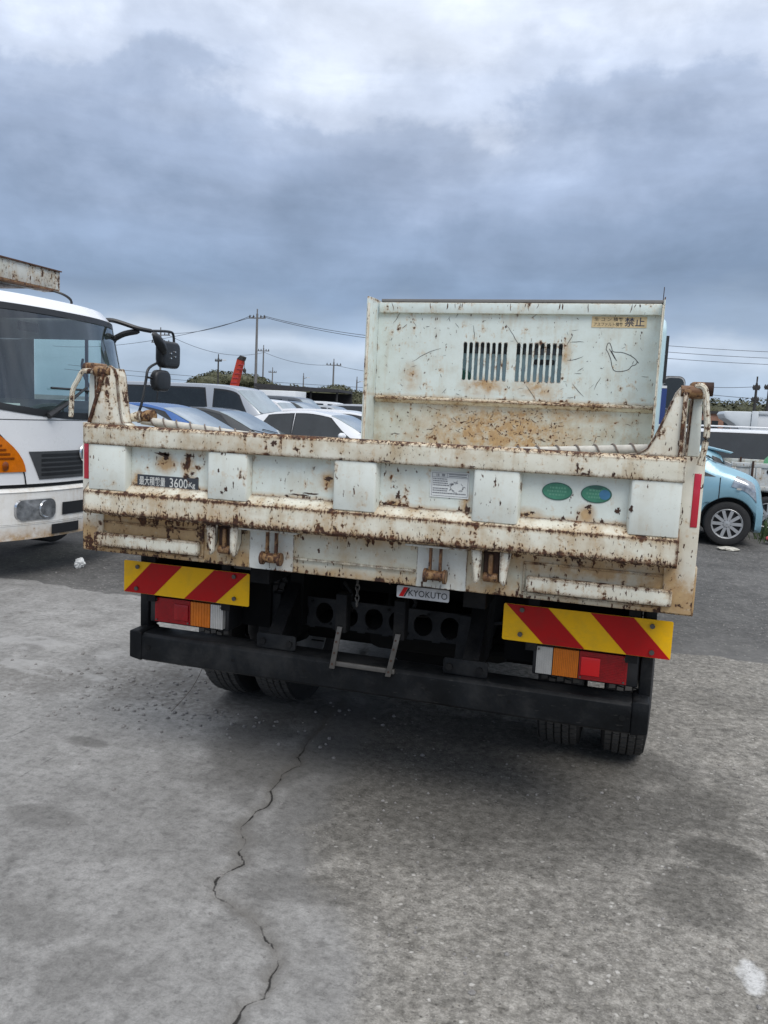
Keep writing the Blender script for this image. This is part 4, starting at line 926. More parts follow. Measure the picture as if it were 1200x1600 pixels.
# ================================================================== PARKED VEHICLES
def pch(keys):
    xs = np.array([k[0] for k in keys], float); ys = np.array([k[1] for k in keys], float)
    h = np.diff(xs); d = np.diff(ys)/h; mm = np.zeros(len(xs))
    for i in range(1, len(xs)-1):
        if d[i-1]*d[i] > 0:
            w1 = 2*h[i]+h[i-1]; w2 = h[i]+2*h[i-1]; mm[i] = (w1+w2)/(w1/d[i-1]+w2/d[i])
    mm[0] = d[0]; mm[-1] = d[-1]
    def f(x):
        x = min(max(x, xs[0]), xs[-1]); i = min(max(int(np.searchsorted(xs, x))-1, 0), len(h)-1); t_ = (x-xs[i])/h[i]
        return ((1+2*t_)*(1-t_)**2*ys[i]+t_*(1-t_)**2*h[i]*mm[i]+t_*t_*(3-2*t_)*ys[i+1]+t_*t_*(t_-1)*h[i]*mm[i+1])
    return f
class CarShape:
    """body surface S(x, t): x from tail to nose in metres, t runs from the floor centre (0) over sill, flank, belt and roof edge to the roof centre (7)"""
    def __init__(s, L, W, top, belt, wid, roofw, sill=.20, arches=(), ar=.33, az=.29):
        s.L, s.W = L, W; s.top, s.belt, s.wid, s.roofw = pch(top), pch(belt), pch(wid), pch(roofw); s.sill, s.arches, s.ar, s.az = sill, arches, ar, az
        s.x0, s.x1 = top[0][0], top[-1][0]
    def zb(s, x):
        z = s.sill
        for a in s.arches:
            d = s.ar*s.ar-(x-a)**2
            if d > 0: z = max(z, s.az+math.sqrt(d))
        return z
    def ring(s, x):
        zb = s.zb(x); bl = s.belt(x); tp = max(s.top(x), bl+.03); w = s.wid(x)*s.W/2; rw = s.roofw(x)*s.W/2
        zm = max(zb+.03, s.sill+(bl-s.sill)*.55); zl = min(zb+.10, zm-.01)
        return [(0, zb), (w*.88, zb), (w*.975, zl), (w, zm), (w*.975, bl), (rw, bl+(tp-bl)*.90), (rw*.86, bl+(tp-bl)*.98), (0, tp)]
    def S(s, x, t_, side=1, off=0):
        r_ = s.ring(x); i = min(int(t_), 6); f = t_-i
        p0 = r_[max(i-1, 0)]; p1 = r_[i]; p2 = r_[i+1]; p3 = r_[min(i+2, 7)]
        if i in (3, 4): q = tuple(p1[k]+(p2[k]-p1[k])*f for k in (0, 1))
        else:
            tn = .35
            q = tuple(p1[k]*(2*f**3-3*f*f+1)+p2[k]*(-2*f**3+3*f*f)+tn*(p2[k]-p0[k])*(f**3-2*f*f+f)+tn*(p3[k]-p1[k])*(f**3-f*f) for k in (0, 1))
        P0 = Vector((x, side*q[0], q[1]))
        if off:
            e = .02; a = s.S(min(x+e, s.x1), t_, side)-s.S(max(x-e, s.x0), t_, side); c = s.S(x, min(t_+.05, 7), side)-s.S(x, max(t_-.05, 0), side)
            n = a.cross(c)
            if n.length < 1e-9: n = Vector((0, side, 0))
            n.normalize()
            if n.dot(P0-Vector((x, 0, .6))) < 0: n = -n
            P0 = P0+n*off
        return P0
    def body(s, nx=64):
        xs = list(np.linspace(s.x0, s.x1, nx))
        for a in s.arches: xs += [a+s.ar*math.sin(k*math.pi/20) for k in range(-10, 11)]+[a-s.ar-.002, a+s.ar+.002]
        xs = sorted(x for x in xs if s.x0 <= x <= s.x1)
        ts = [0, 1, 1.5, 2, 2.5, 3, 3.5, 4, 4.5, 5, 5.33, 5.66, 6, 6.5, 7]
        mb = MB(); g_ = []
        for x in xs: g_.append([s.S(x, t_, 1) for t_ in ts]+[s.S(x, t_, -1) for t_ in ts[-2:0:-1]])
        n = len(g_[0]); mb.add([p for r_ in g_ for p in r_], [(i*n+j, i*n+(j+1) % n, (i+1)*n+(j+1) % n, (i+1)*n+j) for i in range(len(xs)-1) for j in range(n)]+[tuple(range(n)), tuple((len(xs)-1)*n+j for j in range(n))])
        return mb
    def patch(s, xb0, xt0, xb1, xt1, t0, t1, side=1, off=.006, n=8, m_=5, thick=True):
        g_ = []
        for j in range(m_+1):
            v_ = j/m_; a = xb0+(xt0-xb0)*v_; c = xb1+(xt1-xb1)*v_
            g_.append([s.S(a+(c-a)*i/n, t0+(t1-t0)*v_, side, off) for i in range(n+1)])
        return MB().grid(g_)
    def screen(s, xa, xb, tw=5.25, off=.006, n=6, m_=12):
        g_ = []
        for i in range(n+1):
            x = xa+(xb-xa)*i/n
            ts = np.linspace(tw, 7, m_//2+1)
            g_.append([s.S(x, t_, 1, off) for t_ in ts]+[s.S(x, t_, -1, off) for t_ in ts[-2::-1]])
        return MB().grid(g_)
def car_wheel(parent, x, y, r, w=.17, style=10):
    s = 1 if y > 0 else -1
    wh = MB().lathe([(.01, -.02), (r*.66, -.02), (r*.70, s*w*.30), (r*.66, s*w*.42), (r*.62, s*w*.40), (r*.60, s*w*.20), (.01, s*w*.18)], (0, 0, 0), 'y', 28).build('wheel', 'hub_dark', parent, smooth=True)
    wh.location = (x, y, r)
    MB().lathe([(r*.66, -w*.45), (r*.80, -w*.52), (r*.95, -w*.46), (r, -w*.34), (r, w*.34), (r*.95, w*.46), (r*.80, w*.52), (r*.66, w*.45)], (0, 0, 0), 'y', 36, True).build('tyre', 'rubber', wh, smooth=True)
    MB().lathe([(r*.60, s*w*.36), (r*.66, s*w*.47), (r*.69, s*w*.44), (r*.66, s*w*.30)], (0, 0, 0), 'y', 36, True).build('rim', 'hub_silver', wh, smooth=True)
    for k in range(style):
        a = 2*math.pi*k/style; d = .26*r*.28
        pa = [(r*.10*math.cos(a)-d*math.sin(a)*.9, r*.10*math.sin(a)+d*math.cos(a)*.9), (r*.63*math.cos(a)-d*math.sin(a), r*.63*math.sin(a)+d*math.cos(a)),
              (r*.63*math.cos(a)+d*math.sin(a), r*.63*math.sin(a)-d*math.cos(a)), (r*.10*math.cos(a)+d*math.sin(a)*.9, r*.10*math.sin(a)-d*math.cos(a)*.9)]
        MB().prism(pa, s*w*.28, s*w*.43).build('spoke', 'hub_silver', wh)
    MB().lathe([(.005, s*w*.48), (r*.15, s*w*.46), (r*.17, s*w*.30)], (0, 0, 0), 'y', 16).build('hub_cap', 'hub_silver', wh, smooth=True)
    return wh
def make_car(name, loc, rz, label, cat, paint, kind='sedan', group=None, detail=2, wr=.29, screen='glass_screen', scale=1.0):
    e = empty(name, loc, rz, label, cat, group)
    if kind == 'van':
        L, Wd = 4.70, 1.70
        sh = CarShape(L, Wd, [(-2.35, 1.80), (-2.25, 1.92), (-1.9, 1.975), (0, 1.985), (.75, 1.955), (1.05, 1.90), (1.25, 1.74), (1.62, 1.42), (1.95, 1.14), (2.10, 1.07), (2.26, .98), (2.35, .70)],
            [(-2.35, 1.06), (1.0, 1.04), (1.7, 1.02), (2.0, .98), (2.2, .88), (2.35, .62)], [(-2.35, .93), (-2.2, .99), (-1, 1), (1.4, 1), (2.0, .96), (2.25, .88), (2.35, .80)],
            [(-2.35, .82), (-1.5, .86), (.8, .86), (1.3, .84), (1.7, .84), (2.0, .84), (2.35, .68)], .26, (-1.5, 1.33), .37, wr)
        wins = [(-2.15, -2.10, -1.0, -1.0), (-.95, -.95, .40, .26), (.52, .54, 1.62, 1.14)]; ws = (1.86, 1.12); rear = (-2.33, -2.28); axl = (-1.5, 1.33); mirx = 1.42
    elif kind == 'hatch':
        L = 3.40
        Wd = 1.48
        sh = CarShape(L, Wd, [(-1.70, 1.10), (-1.62, 1.28), (-1.45, 1.42), (-.9, 1.49), (-.2, 1.50), (.25, 1.45), (.62, 1.27), (.95, 1.06), (1.20, .985), (1.41, .90), (1.50, .80), (1.555, .56)],
            [(-1.7, .90), (-.5, .88), (.6, .88), (1.0, .88), (1.36, .79), (1.555, .50)], [(-1.7, .90), (-1.5, .97), (-.8, 1), (.9, 1), (1.30, .99), (1.48, .945), (1.555, .86)],
            [(-1.7, .74), (-1.2, .80), (0, .80), (.5, .80), (.95, .82), (1.26, .81), (1.555, .70)], .19, (-1.12, 1.13), .335, wr)
        wins = [(-1.36, -1.18, -.92, -.90), (-.86, -.84, -.10, -.12), (-.02, -.04, .92, .30)]; ws = (.95, .30); rear = (-1.66, -1.50); axl = (-1.12, 1.13); mirx = .62
    elif kind == 'lift':
        L, Wd = 4.2, 1.70
        sh = CarShape(L, Wd, [(-2.10, .88), (-2.04, 1.06), (-1.96, 1.12), (-1.5, 1.28), (-.9, 1.41), (-.2, 1.46), (.3, 1.40), (.8, 1.18), (1.25, .95), (1.6, .88), (1.95, .74), (2.10, .50)],
            [(-2.1, .84), (-1.2, .90), (.6, .87), (1.3, .82), (1.8, .68), (2.10, .44)], [(-2.1, .86), (-1.9, .95), (-1, 1), (1.2, 1), (1.7, .94), (2.0, .84), (2.10, .72)],
            [(-2.1, .66), (-1.4, .74), (0, .76), (.6, .78), (1.2, .82), (1.6, .78), (2.1, .56)], .19, (-1.32, 1.38), .345, wr)
        wins = [(-1.35, -1.05, -.50, -.50), (-.44, -.42, .98, .34)]; ws = (1.22, .36); rear = (-1.92, -.98); axl = (-1.32, 1.38); mirx = .72
    elif kind == 'wagon':
        L, Wd = 4.6, 1.72
        sh = CarShape(L, Wd, [(-2.30, .95), (-2.22, 1.20), (-2.0, 1.42), (-1.2, 1.48), (0, 1.49), (.35, 1.45), (.85, 1.20), (1.25, .98), (1.7, .90), (2.15, .76), (2.30, .52)],
            [(-2.3, .90), (-1, .90), (.8, .88), (1.3, .84), (1.9, .70), (2.3, .46)], [(-2.3, .90), (-2, .97), (-1, 1), (1.3, 1), (1.9, .94), (2.2, .84), (2.3, .72)],
            [(-2.3, .78), (-1.6, .82), (0, .80), (.6, .80), (1.2, .84), (1.7, .78), (2.3, .56)], .19, (-1.4, 1.5), .345, wr)
        wins = [(-2.05, -1.80, -.12, -.18), (-.08, -.12, .30, .16), (.36, .22, 1.0, .40)]; ws = (1.22, .42); rear = (-2.24, -2.04); axl = (-1.4, 1.5); mirx = .85
    else:
        L, Wd = 4.4, 1.69
        sh = CarShape(L, Wd, [(-2.20, .86), (-2.12, 1.02), (-1.65, 1.10), (-1.15, 1.34), (-.6, 1.43), (-.1, 1.45), (.3, 1.39), (.75, 1.19), (1.2, .97), (1.6, .90), (2.05, .74), (2.20, .50)],
            [(-2.2, .80), (-1.2, .92), (.6, .89), (1.2, .84), (1.8, .70), (2.2, .44)], [(-2.2, .86), (-1.9, .96), (-1, 1), (1.2, 1), (1.8, .94), (2.1, .84), (2.2, .72)],
            [(-2.2, .68), (-1.6, .74), (-.5, .76), (.4, .77), (1.15, .82), (1.6, .78), (2.2, .56)], .19, (-1.32, 1.4), .345, wr)
        wins = [(-1.30, -1.0, -.40, -.42), (-.34, -.34, .95, .32)]; ws = (1.17, .32); rear = (-1.72, -1.02); axl = (-1.32, 1.4); mirx = .70
    bd = sh.body().build('body', paint, e, smooth=True)
    for side in (1, -1):
        for w in wins:
            if detail > 1: sh.patch(w[0]-.03, w[1]-.03, w[2]+.03, w[3]+.03, 4.02, 4.99, side, .003).build('window_trim', 'trim_black', e, smooth=True, fixn=False)
            sh.patch(*w, 4.08, 4.94, side).build('side_window', 'glass_dark', e, smooth=True, fixn=False)
        mr = MB(); y = side*(sh.wid(mirx)*Wd/2+.10); zb_ = sh.belt(mirx)+.10
        mr.lathe([(.001, -.05), (.06, -.05), (.085, -.02), (.08, .04), (.03, .075), (.001, .08)], (0, 0, 0), 'x', 14)
        mk_ = 1.5 if kind == 'van' else 1.0
        mr.v = [(mirx+p[0]*1.1*mk_, y+p[1]*1.25*mk_, zb_+p[2]*.85*mk_+(.06 if kind == 'van' else 0)) for p in mr.v]
        mr.box((mirx-.03, side*(sh.wid(mirx)*Wd/2-.10), zb_-.05), (mirx+.03, y, zb_-.02))
        mr.build('door_mirror', paint, e, smooth=True)
        x1 = sh.x1; x0 = sh.x0
        sh.patch(x1-.42, x1-.36, x1-.10, x1-.14, 3.55, 4.45, side, .008, 6, 4).build('headlight', 'lamp_glass', e, smooth=True, fixn=False)
        sh.patch(x0+.02, x0+.03, x0+.16, x0+.20, 3.5, 4.3, side, .008, 4, 4).build('tail_light', 'lens_red', e, smooth=True, fixn=False)
        if detail > 1:
            for xx in ((wins[-1][0]-.03), wins[-1][0]+1.02 if kind != 'van' else 1.30):
                sh.patch(xx-.006, xx-.006, xx+.006, xx+.006, 2.1, 4.0, side, .0025, 1, 6).build('door_gap', 'trim_black', e, fixn=False)
            sh.patch(wins[-1][0]+.06, wins[-1][0]+.06, wins[-1][0]+.24, wins[-1][0]+.24, 3.72, 3.80, side, .012, 2, 1).build('door_handle', paint, e, fixn=False)
        for a in axl: car_wheel(e, a, side*(Wd/2-.095), wr)
    for a in axl: MB().box((a-sh.ar*.9, -Wd/2+.2, .25), (a+sh.ar*.9, Wd/2-.2, .62)).build('wheel_housing', 'hub_dark', e)
    sh.screen(ws[0], ws[1]).build('windscreen', screen, e, smooth=True, fixn=False)
    sh.screen(rear[0], rear[1], 5.35).build('rear_window', 'glass_dark', e, smooth=True, fixn=False)
    if detail > 1:
        for yy in (-.35, .25):
            p0 = sh.S(ws[0]-.02, 6.6, 1 if yy > 0 else -1, .012); p1 = sh.S(ws[0]+(ws[1]-ws[0])*.22, 6.9, 1, .016)
            MB().tube([(p0.x, yy, p0.z+.01), (p1.x, yy-.42, p1.z+.0)], .008, 5).build('wiper', 'trim_black', e)
    return e, sh
def lot(name, x, y, rz, label, cat, paint, kind, **kw): return make_car(name, (x, y, 0), R(rz), label, cat, paint, kind, **kw)

# left row, all nosing to the right
lot('parked_van', -9.06, 15.15, 1, 'silver grey panel van with dark tinted side windows above the tailgate', 'van', 'van_silver', 'van', wr=.33)
e_, _ = lot('parked_car', -6.15, 6.95, 6, 'pale silver car with only its windscreen showing behind the black mirror stalk', 'car', 'car_silver', 'sedan'); e_.scale = (1.03,)*3
e_, _ = lot('parked_car', -6.60, 9.20, 8, 'bright blue sedan in front of the silver van', 'car', 'car_blue', 'sedan'); e_.scale = (1.03,)*3
lot('parked_car', -6.75, 11.35, 6, 'dark green black car between the blue sedan and the silver van', 'car', 'car_dark', 'sedan')
lot('parked_car', -5.50, 13.95, 0, 'nearest white sedan beside the headboard of the dump truck', 'car', 'car_white', 'lift')
lot('parked_car', -6.05, 17.9, 0, 'second white car just behind the nearest white sedan', 'car', 'car_white', 'lift')
lot('parked_car', -7.7, 21.2, 0, 'third white car with roof fin behind the two white cars', 'car', 'car_white', 'wagon', detail=1)
# far rows
G = 'cars parked in the far rows'
far = [(-11.5, 22.9, 0, 'white kei van with light roof just right of the silver van bonnet', 'van', 'car_white', 'van', .88),
       (-10.9, 20.6, 0, 'dull red car roof between the silver van windscreen and the white cars', 'car', 'car_red', 'sedan', 1.12),
       (-13.5, 29.4, 0, 'blue grey van in the far row below the dark shed', 'van', 'car_grey', 'van', .98),
       (-11.9, 26.6, 0, 'black wagon in the far row under the shed edge', 'car', 'car_dark', 'wagon', 1.16),
       (-13.4, 34.6, 0, 'silver wagon in the far row behind the third white car', 'car', 'car_silver', 'wagon', 1.1),
       (-12.0, 38.5, 0, 'silver car in the farthest row, left of the headboard', 'car', 'car_silver', 'wagon', 1.2),
       (-16.5, 41.8, 0, 'white van roof in the farthest row beside the headboard', 'van', 'car_white', 'van', .95),
       (-8.6, 24.4, 0, 'dark grey car at the edge of the headboard', 'car', 'car_grey', 'sedan', 1.02)]
for (x, y, rz, lab, cat, paint, kind, sc) in far:
    e_, _ = lot('far_car', x, y, rz, lab, cat, paint, kind, group=G, detail=1); e_.scale = (sc, sc, sc)

# right side
hA, shA = lot('hatchback', 1.05, 9.24, 0, 'light blue hatchback with silver wheel cover at the right edge', 'car', 'car_skyblue', 'hatch', wr=.287)
MB().prism(rrect(1.62-.42, .735, 1.62-.36, .760, .012), -.752, -.745).build('side_repeater', 'lens_clear', hA)
hB, shB = lot('liftback', .28, 11.80, 180, 'light blue liftback with rear spoiler and red tail lamp behind the hatchback', 'car', 'car_skyblue', 'lift')
MB().prism([(-2.20, 1.13), (-1.90, 1.19), (-1.75, 1.205), (-1.80, 1.165), (-2.16, 1.105)], -.62, .62, 'y').build('rear_spoiler', 'car_skyblue', hB, bevel=.008)
for s in (1, -1): shB.patch(-2.08, -2.07, -1.93, -1.88, 4.25, 4.75, s, .010, 3, 4).build('light_garnish', 'trim_black', hB, fixn=False)
wg, _ = lot('white_wagon', 3.65, 14.6, 0, 'white estate car with long dark rear side window behind the silver truck bed', 'car', 'car_white', 'wagon')
for s in (1, -1): MB().tube(smoothpath([(-1.9, s*.62, 1.47), (-1.7, s*.62, 1.52), (.1, s*.62, 1.53), (.3, s*.62, 1.48)], 4), .018, 6).build('roof_rail', 'white_paint', wg)

# kei truck: only its drop-side bed is in view
K = empty('small_truck', (2.36, 10.25, 0), 0, 'small silver truck with rusty drop side bed behind the light blue hatchback', 'truck')
MB().box((0, .05, .60), (2.0, 1.38, .66)).build('bed_floor', 'keigate_paint', K)
MB().box((.3, .2, .42), (3.2, 1.2, .59)).build('chassis', 'underside', K)
for (y0, y1) in ((0, .035), (1.40, 1.435)):
    sg = MB().box((.02, y0+.012, .64), (1.98, y1, .985)).build('side_gate', 'keigate_paint', K)
    for (a, c, d, f_) in ((0, .95, 2.0, 1.02), (0, .62, 2.0, .68)): MB().box((a, y0-.004, c), (d, y1+.004, f_)).build('gate_rail', 'keigate_paint', sg, bevel=.006)
    for xx in (0, .26, .34, 1.1, 1.90): MB().box((xx, y0-.008, .682), (xx+.07, y1+.002, .948)).build('gate_stake', 'keigate_paint', sg, bevel=.006)
    MB().box((.275, y0-.02, .80), (.305, y0-.009, 1.05)).build('gate_latch', 'rust_dark', sg)
    MB().lathe([(.001, -.01), (.03, -.01), (.035, 0)], (.52, y0+.010, .90), 'y', 14).build('rope_hook', 'trim_black', sg)
MB().box((0, .05, .64), (.03, 1.39, .985)).build('tail_gate', 'keigate_paint', K)
MB().prism([(2.05, .35), (3.3, .35), (3.32, .95), (3.1, 1.7), (2.15, 1.76), (2.05, 1.6)], .02, 1.42).build('cab', 'white_paint', K, bevel=.05, seg=3)
MB().prism([(2.2, 1.08), (3.1, 1.05), (2.98, 1.58), (2.2, 1.6)], .012, .018).build('cab_window', 'glass_dark', K)
for (xx, yy) in ((.55, .12), (.55, 1.31), (2.65, .12), (2.65, 1.31)): car_wheel(K, xx, yy if yy > 1 else yy+.0, .27, .14, 8) if yy > 1 else car_wheel(K, xx, -.0001+yy*0-.0+.0, .27, .14, 8)
tp = MB(); tp.lathe([(.02, 0), (.46, 0), (.46, .12), (.40, .38), (.24, .58), (.02, .64)], (0, 0, 0), 'z', 18)
tp.v = [(p[0]+.95+.03*math.sin(p[1]*9), p[1]*.9+.75, p[2]+.662+.02*math.sin(p[0]*11)) for p in tp.v]
o_ = tp.build('covered_load', 'tarp_green', None, smooth=True); o_.location = (2.36, 10.25, 0)
tag(o_, 'green cover over a load in the small silver truck bed', 'cover')

# white box-bodied lorry farther right
B = empty('box_lorry', (3.75, 26.0, 0), 0, 'white lorry body with slanted front edge beyond the white estate car', 'lorry')
MB().prism([(0, 1.92), (.05, 2.02), (.85, 2.03), (.85, 1.40), (.55, 1.40), (.35, 1.62), (.08, 1.78)], 0, 2.2).build('body_nose', 'box_grey', B, bevel=.02)
MB().box((.86, .02, 1.15), (4.4, 2.2, 2.0)).build('body_panel', 'white_box', B, bevel=.02)
for (a, c, d, f_) in ((.86, 1.15, 1.06, 2.05), (1.065, 1.95, 4.4, 2.06), (1.065, 1.12, 4.4, 1.22), (2.6, 1.225, 2.75, 1.945)): MB().box((a, -.03, c), (d, .018, f_)).build('body_frame', 'box_grey', B, bevel=.01)
MB().box((0.4, .2, .5), (4.4, 2.0, 1.1)).build('chassis', 'underside', B)
for (xx, yy) in ((1.2, .1), (1.2, 2.1), (3.6, .1), (3.6, 2.1)): car_wheel(B, xx, yy-1.1 if 0 else yy, .42, .22, 6)
BB = empty('brick_hut', (4.4, 48.0, 0), 0, 'tiny reddish hut in the distance beside the white lorry body', 'hut')
MB().box((0, 0, 0), (2.2, 2, 2.2)).build('wall', 'brick_tone', BB); MB().box((-.1, -.1, 2.2), (2.3, 2.1, 2.35)).build('roof', 'shed_roof', BB)
for q in range(3): MB().box((.3+q*.65, -.02, 1.1), (.65+q*.65, -.005, 1.8)).build('window', 'glass_dark', BB)
FS = empty('long_shed', (3.2, 55.0, 0), 0, 'long low dark shed beneath the trees on the right', 'shed')
MB().box((0, 0, 0), (7, 5, 2.1)).build('wall', 'shed_dark', FS); MB().box((-.2, -.2, 2.1), (7.2, 5.2, 2.3)).build('roof', 'shed_roof', FS)

# ================================================================== BIG WHITE CAB-OVER TRUCK ON THE LEFT (faces right)
H = empty('white_lorry', (-3.75, 3.49, 0), 0, 'white forward control lorry nosing in from the left with big windscreen and black mirrors', 'lorry')
def lean(z): return .22*max(0, z-1.42)+(.9*max(0, z-2.27))+(.03*max(0, 1.0-z))
def cabf(y, z, off=0): return (-(.30*(min(abs(y), 1.1)/1.08)**2.6)-lean(z)+off, y, z)
def wb(y): return 1.372+.095*(y/.95)**2          # windscreen foot
WT, WS = 2.235, .99                               # windscreen head and half width
def fgrid(y0, y1, z0, z1, off, n=10, m_=6):
    f0 = z0 if callable(z0) else (lambda y: z0); f1 = z1 if callable(z1) else (lambda y: z1)
    return MB().grid([[cabf(y0+(y1-y0)*i/n, f0(y0+(y1-y0)*i/n)+(f1(y0+(y1-y0)*i/n)-f0(y0+(y1-y0)*i/n))*j/m_, off) for i in range(n+1)] for j in range(m_+1)])
cb = MB()
def addg(mb2): cb.add(mb2.v, mb2.f)
addg(fgrid(-1.08, 1.08, .80, wb, 0, 36, 8))                      # below the screen
addg(fgrid(-1.08, 1.08, WT, 2.37, 0, 36, 8))                     # header and roof edge
for s in (-1, 1): addg(fgrid(s*WS, s*1.08, wb, WT, 0, 4, 8))     # screen posts
xb_ = -2.0
def sideg(s, x0f, x1, z0, z1, n=8, m_=4):
    return MB().grid([[((x0f(z0+(z1-z0)*j/m_))+(x1-x0f(z0+(z1-z0)*j/m_))*i/n, s*(1.08+.02*math.sin(i/n*3.14)), z0+(z1-z0)*j/m_) for i in range(n+1)] for j in range(m_+1)])
fx = lambda z: cabf(1.08, z)[0]
for s in (-1, 1):
    addg(sideg(s, fx, xb_, .80, 1.40)); addg(sideg(s, fx, xb_, 2.12, 2.37))
    addg(sideg(s, lambda z: -1.45, xb_, 1.40, 2.12)); addg(sideg(s, fx, -.62, 1.40, 2.12, 3))
cb.grid([[(cabf(y, 2.37)[0]+(xb_-cabf(y, 2.37)[0])*i/6, y, 2.37+.06*(1-(y/1.08)**2)*min(1, i/1.5)) for y in np.linspace(-1.08, 1.08, 21)] for i in range(7)])
cb.add([(xb_, -1.08, .8), (xb_, 1.08, .8), (xb_, 1.08, 2.37), (xb_, -1.08, 2.37)], [(0, 1, 2, 3)])
cabH = cb.build('cab', 'white_paint', H, smooth=True, weld=.004)
sc_b = fgrid(-WS, WS, lambda y: wb(y)+.001, WT-.001, -.004, 30, 10); sc_b.build('windscreen', 'glass_clear', H, smooth=True, fixn=False)
fgrid(-WS-.01, WS+.01, lambda y: wb(y)-.035, lambda y: wb(y)+.022, .005, 30, 2).build('screen_seal', 'trim_black', H, smooth=True, fixn=False)
fgrid(-WS-.01, WS+.01, WT-.018, WT+.035, .005, 30, 2).build('screen_seal', 'trim_black', H, smooth=True, fixn=False)
for s in (-1, 1):
    fgrid(s*(WS-.012), s*(WS+.02), lambda y: wb(y)+.023, WT-.019, .005, 2, 8).build('screen_seal', 'trim_black', H, smooth=True, fixn=False)
    fgrid(s*(WS+.03), s*1.075, 1.75, 2.19, .004, 2, 6).build('corner_glass', 'glass_dark', H, smooth=True, fixn=False)
    MB().grid([[(-.62-.83*i/4, s*(1.085), 1.40+.72*j/3) for i in range(5)] for j in range(4)]).build('door_window', 'glass_clear', H, fixn=False)
# interior
MB().box((-1.9, -1.0, .85), (-.45, 1.0, 1.15)).build('cab_floor', 'interior', H)
MB().prism([(-.42, 1.15), (-.40, 1.42), (-.55, 1.50), (-.75, 1.48), (-.80, 1.15)], -.95, .95, 'y').build('dashboard', 'interior', H, bevel=.03)
for y in (-.55, .55):
    MB().box((-1.6, y-.27, 1.15), (-1.1, y+.27, 1.32)).build('seat', 'seat_cloth', H, bevel=.05); MB().box((-1.72, y-.26, 1.3), (-1.55, y+.26, 1.95)).build('seat_back', 'seat_cloth', H, bevel=.05)
MB().box((-1.98, -1.05, 1.2), (-1.95, 1.05, 2.35)).build('rear_lining', 'interior', H)
MB().grid([[(-.55-.35*i, -1.0+2.0*j/4, 2.325) for i in range(5)] for j in range(5)]).build('roof_lining', 'interior', H)
MB().tube([(-.95+.14*math.cos(a)*.5, -.55+.21*math.sin(a), 1.56+.18*math.cos(a)) for a in [2*math.pi*k/20 for k in range(21)]], .014, 6).build('steering_wheel', 'trim_black', H, smooth=True)
fgrid(-.90, -.83, 1.475, 1.545, -.012, 2, 2).build('inspection_sticker', 'label_paper', H, fixn=False)
fgrid(-.80, -.66, 1.445, 1.462, -.012, 2, 2).build('dash_papers', 'label_paper', H, fixn=False)
for s in (-1, 1):
    MB().box((-.80, s*1.06, 1.40), (-.77, s*1.078, 2.12)).build('quarter_bar', 'trim_black', H)
    MB().tube(smoothpath([(-.70, s*1.03, 1.62), (-.74, s*.99, 1.72), (-.78, s*.99, 1.84), (-.80, s*1.03, 1.92)], 4), .014, 6).build('grab_handle', 'trim_black', H)
for y in (-.55, .55): MB().box((-1.70, y-.14, 1.96), (-1.58, y+.14, 2.14)).build('headrest', 'seat_cloth', H, bevel=.04)
MB().box((-.62, -.10, 2.10), (-.59, .14, 2.18)).build('inner_mirror', 'trim_black', H, bevel=.01)
# front panel furniture
fgrid(-1.07, 1.07, .768, .80, -.03, 30, 2).build('bumper_gap', 'trim_black', H, smooth=True, fixn=False)
fgrid(-1.05, 1.05, 1.328, 1.334, .002, 30, 1).build('panel_seam', 'trim_black', H, fixn=False)
for s in (-1, 1):
    n = 10; g_ = [[cabf(s*(.64+.03*j/6+.18*(j/6)**2)+(s*1.075-s*(.64+.03*j/6+.18*(j/6)**2))*i/n, .905+.305*j/6, .012) for i in range(n+1)] for j in range(7)]
    lm = MB().grid(g_).build('turn_lamp', 'lens_amber', H, smooth=True, fixn=False)
    for q_, zz in enumerate((1.01, 1.045, 1.08, 1.115, 1.15)): fgrid(s*(.74+.03*q_), s*1.07, zz, zz+.016, .018, 8, 1).build('lamp_rib', 'lens_amber_dark', lm, fixn=False)
    MB().lathe([(.001, .012), (.03, .008), (.04, 0)], (cabf(s*.80, .96, .013)[0], s*.80, .955), 'x', 16).build('lamp_bulb', 'lens_amber_dark', lm, smooth=True)
    g_ = [[cabf(s*(.63+.03*j/6+.18*(j/6)**2)+s*.012*i, .80+.42*j/6, .006) for i in range(2)] for j in range(7)]
    MB().grid(g_).build('lamp_surround', 'trim_black', H, smooth=True, fixn=False)
gr = MB().grid([[cabf((-.615+.10*(1-j/6))+(1.23-.20*(1-j/6))*i/24, .835+.235*j/6, .006) for i in range(25)] for j in range(7)]).build('grille', 'grille_grey', H, smooth=True, fixn=False)
for zz in (.865, .905, .945, .985, 1.025):
    o2 = fgrid(-.50+.0*zz, .50, zz, zz+.022, .009, 20, 1).build('grille_slot', 'trim_black', gr, fixn=False)
bd_ = MB().lathe([(.058, 0), (.066, .012), (.078, .012), (.084, 0)], (.02, 0, 1.045), 'x', 28).build('badge_ring', 'chrome', gr, smooth=True)
bp_ = MB()
for (z0, z1, o0, o1) in ((.33, .345, -.03, .045), (.345, .47, .045, .055), (.47, .475, .055, .048), (.475, .48, .048, .055), (.48, .74, .055, .045), (.74, .765, .045, .0), (.765, .77, .0, -.05)):
    bp_.grid([[tuple(Vector(cabf(y, z0+.0, 0))+Vector((o0 if q == 0 else o1, 0, (z1-z0)*q))) for y in np.linspace(-1.09, 1.09, 31)] for q in (0, 1)])
bmp = bp_.build('front_bumper', 'cab_bumper', H, smooth=True, weld=.0005)
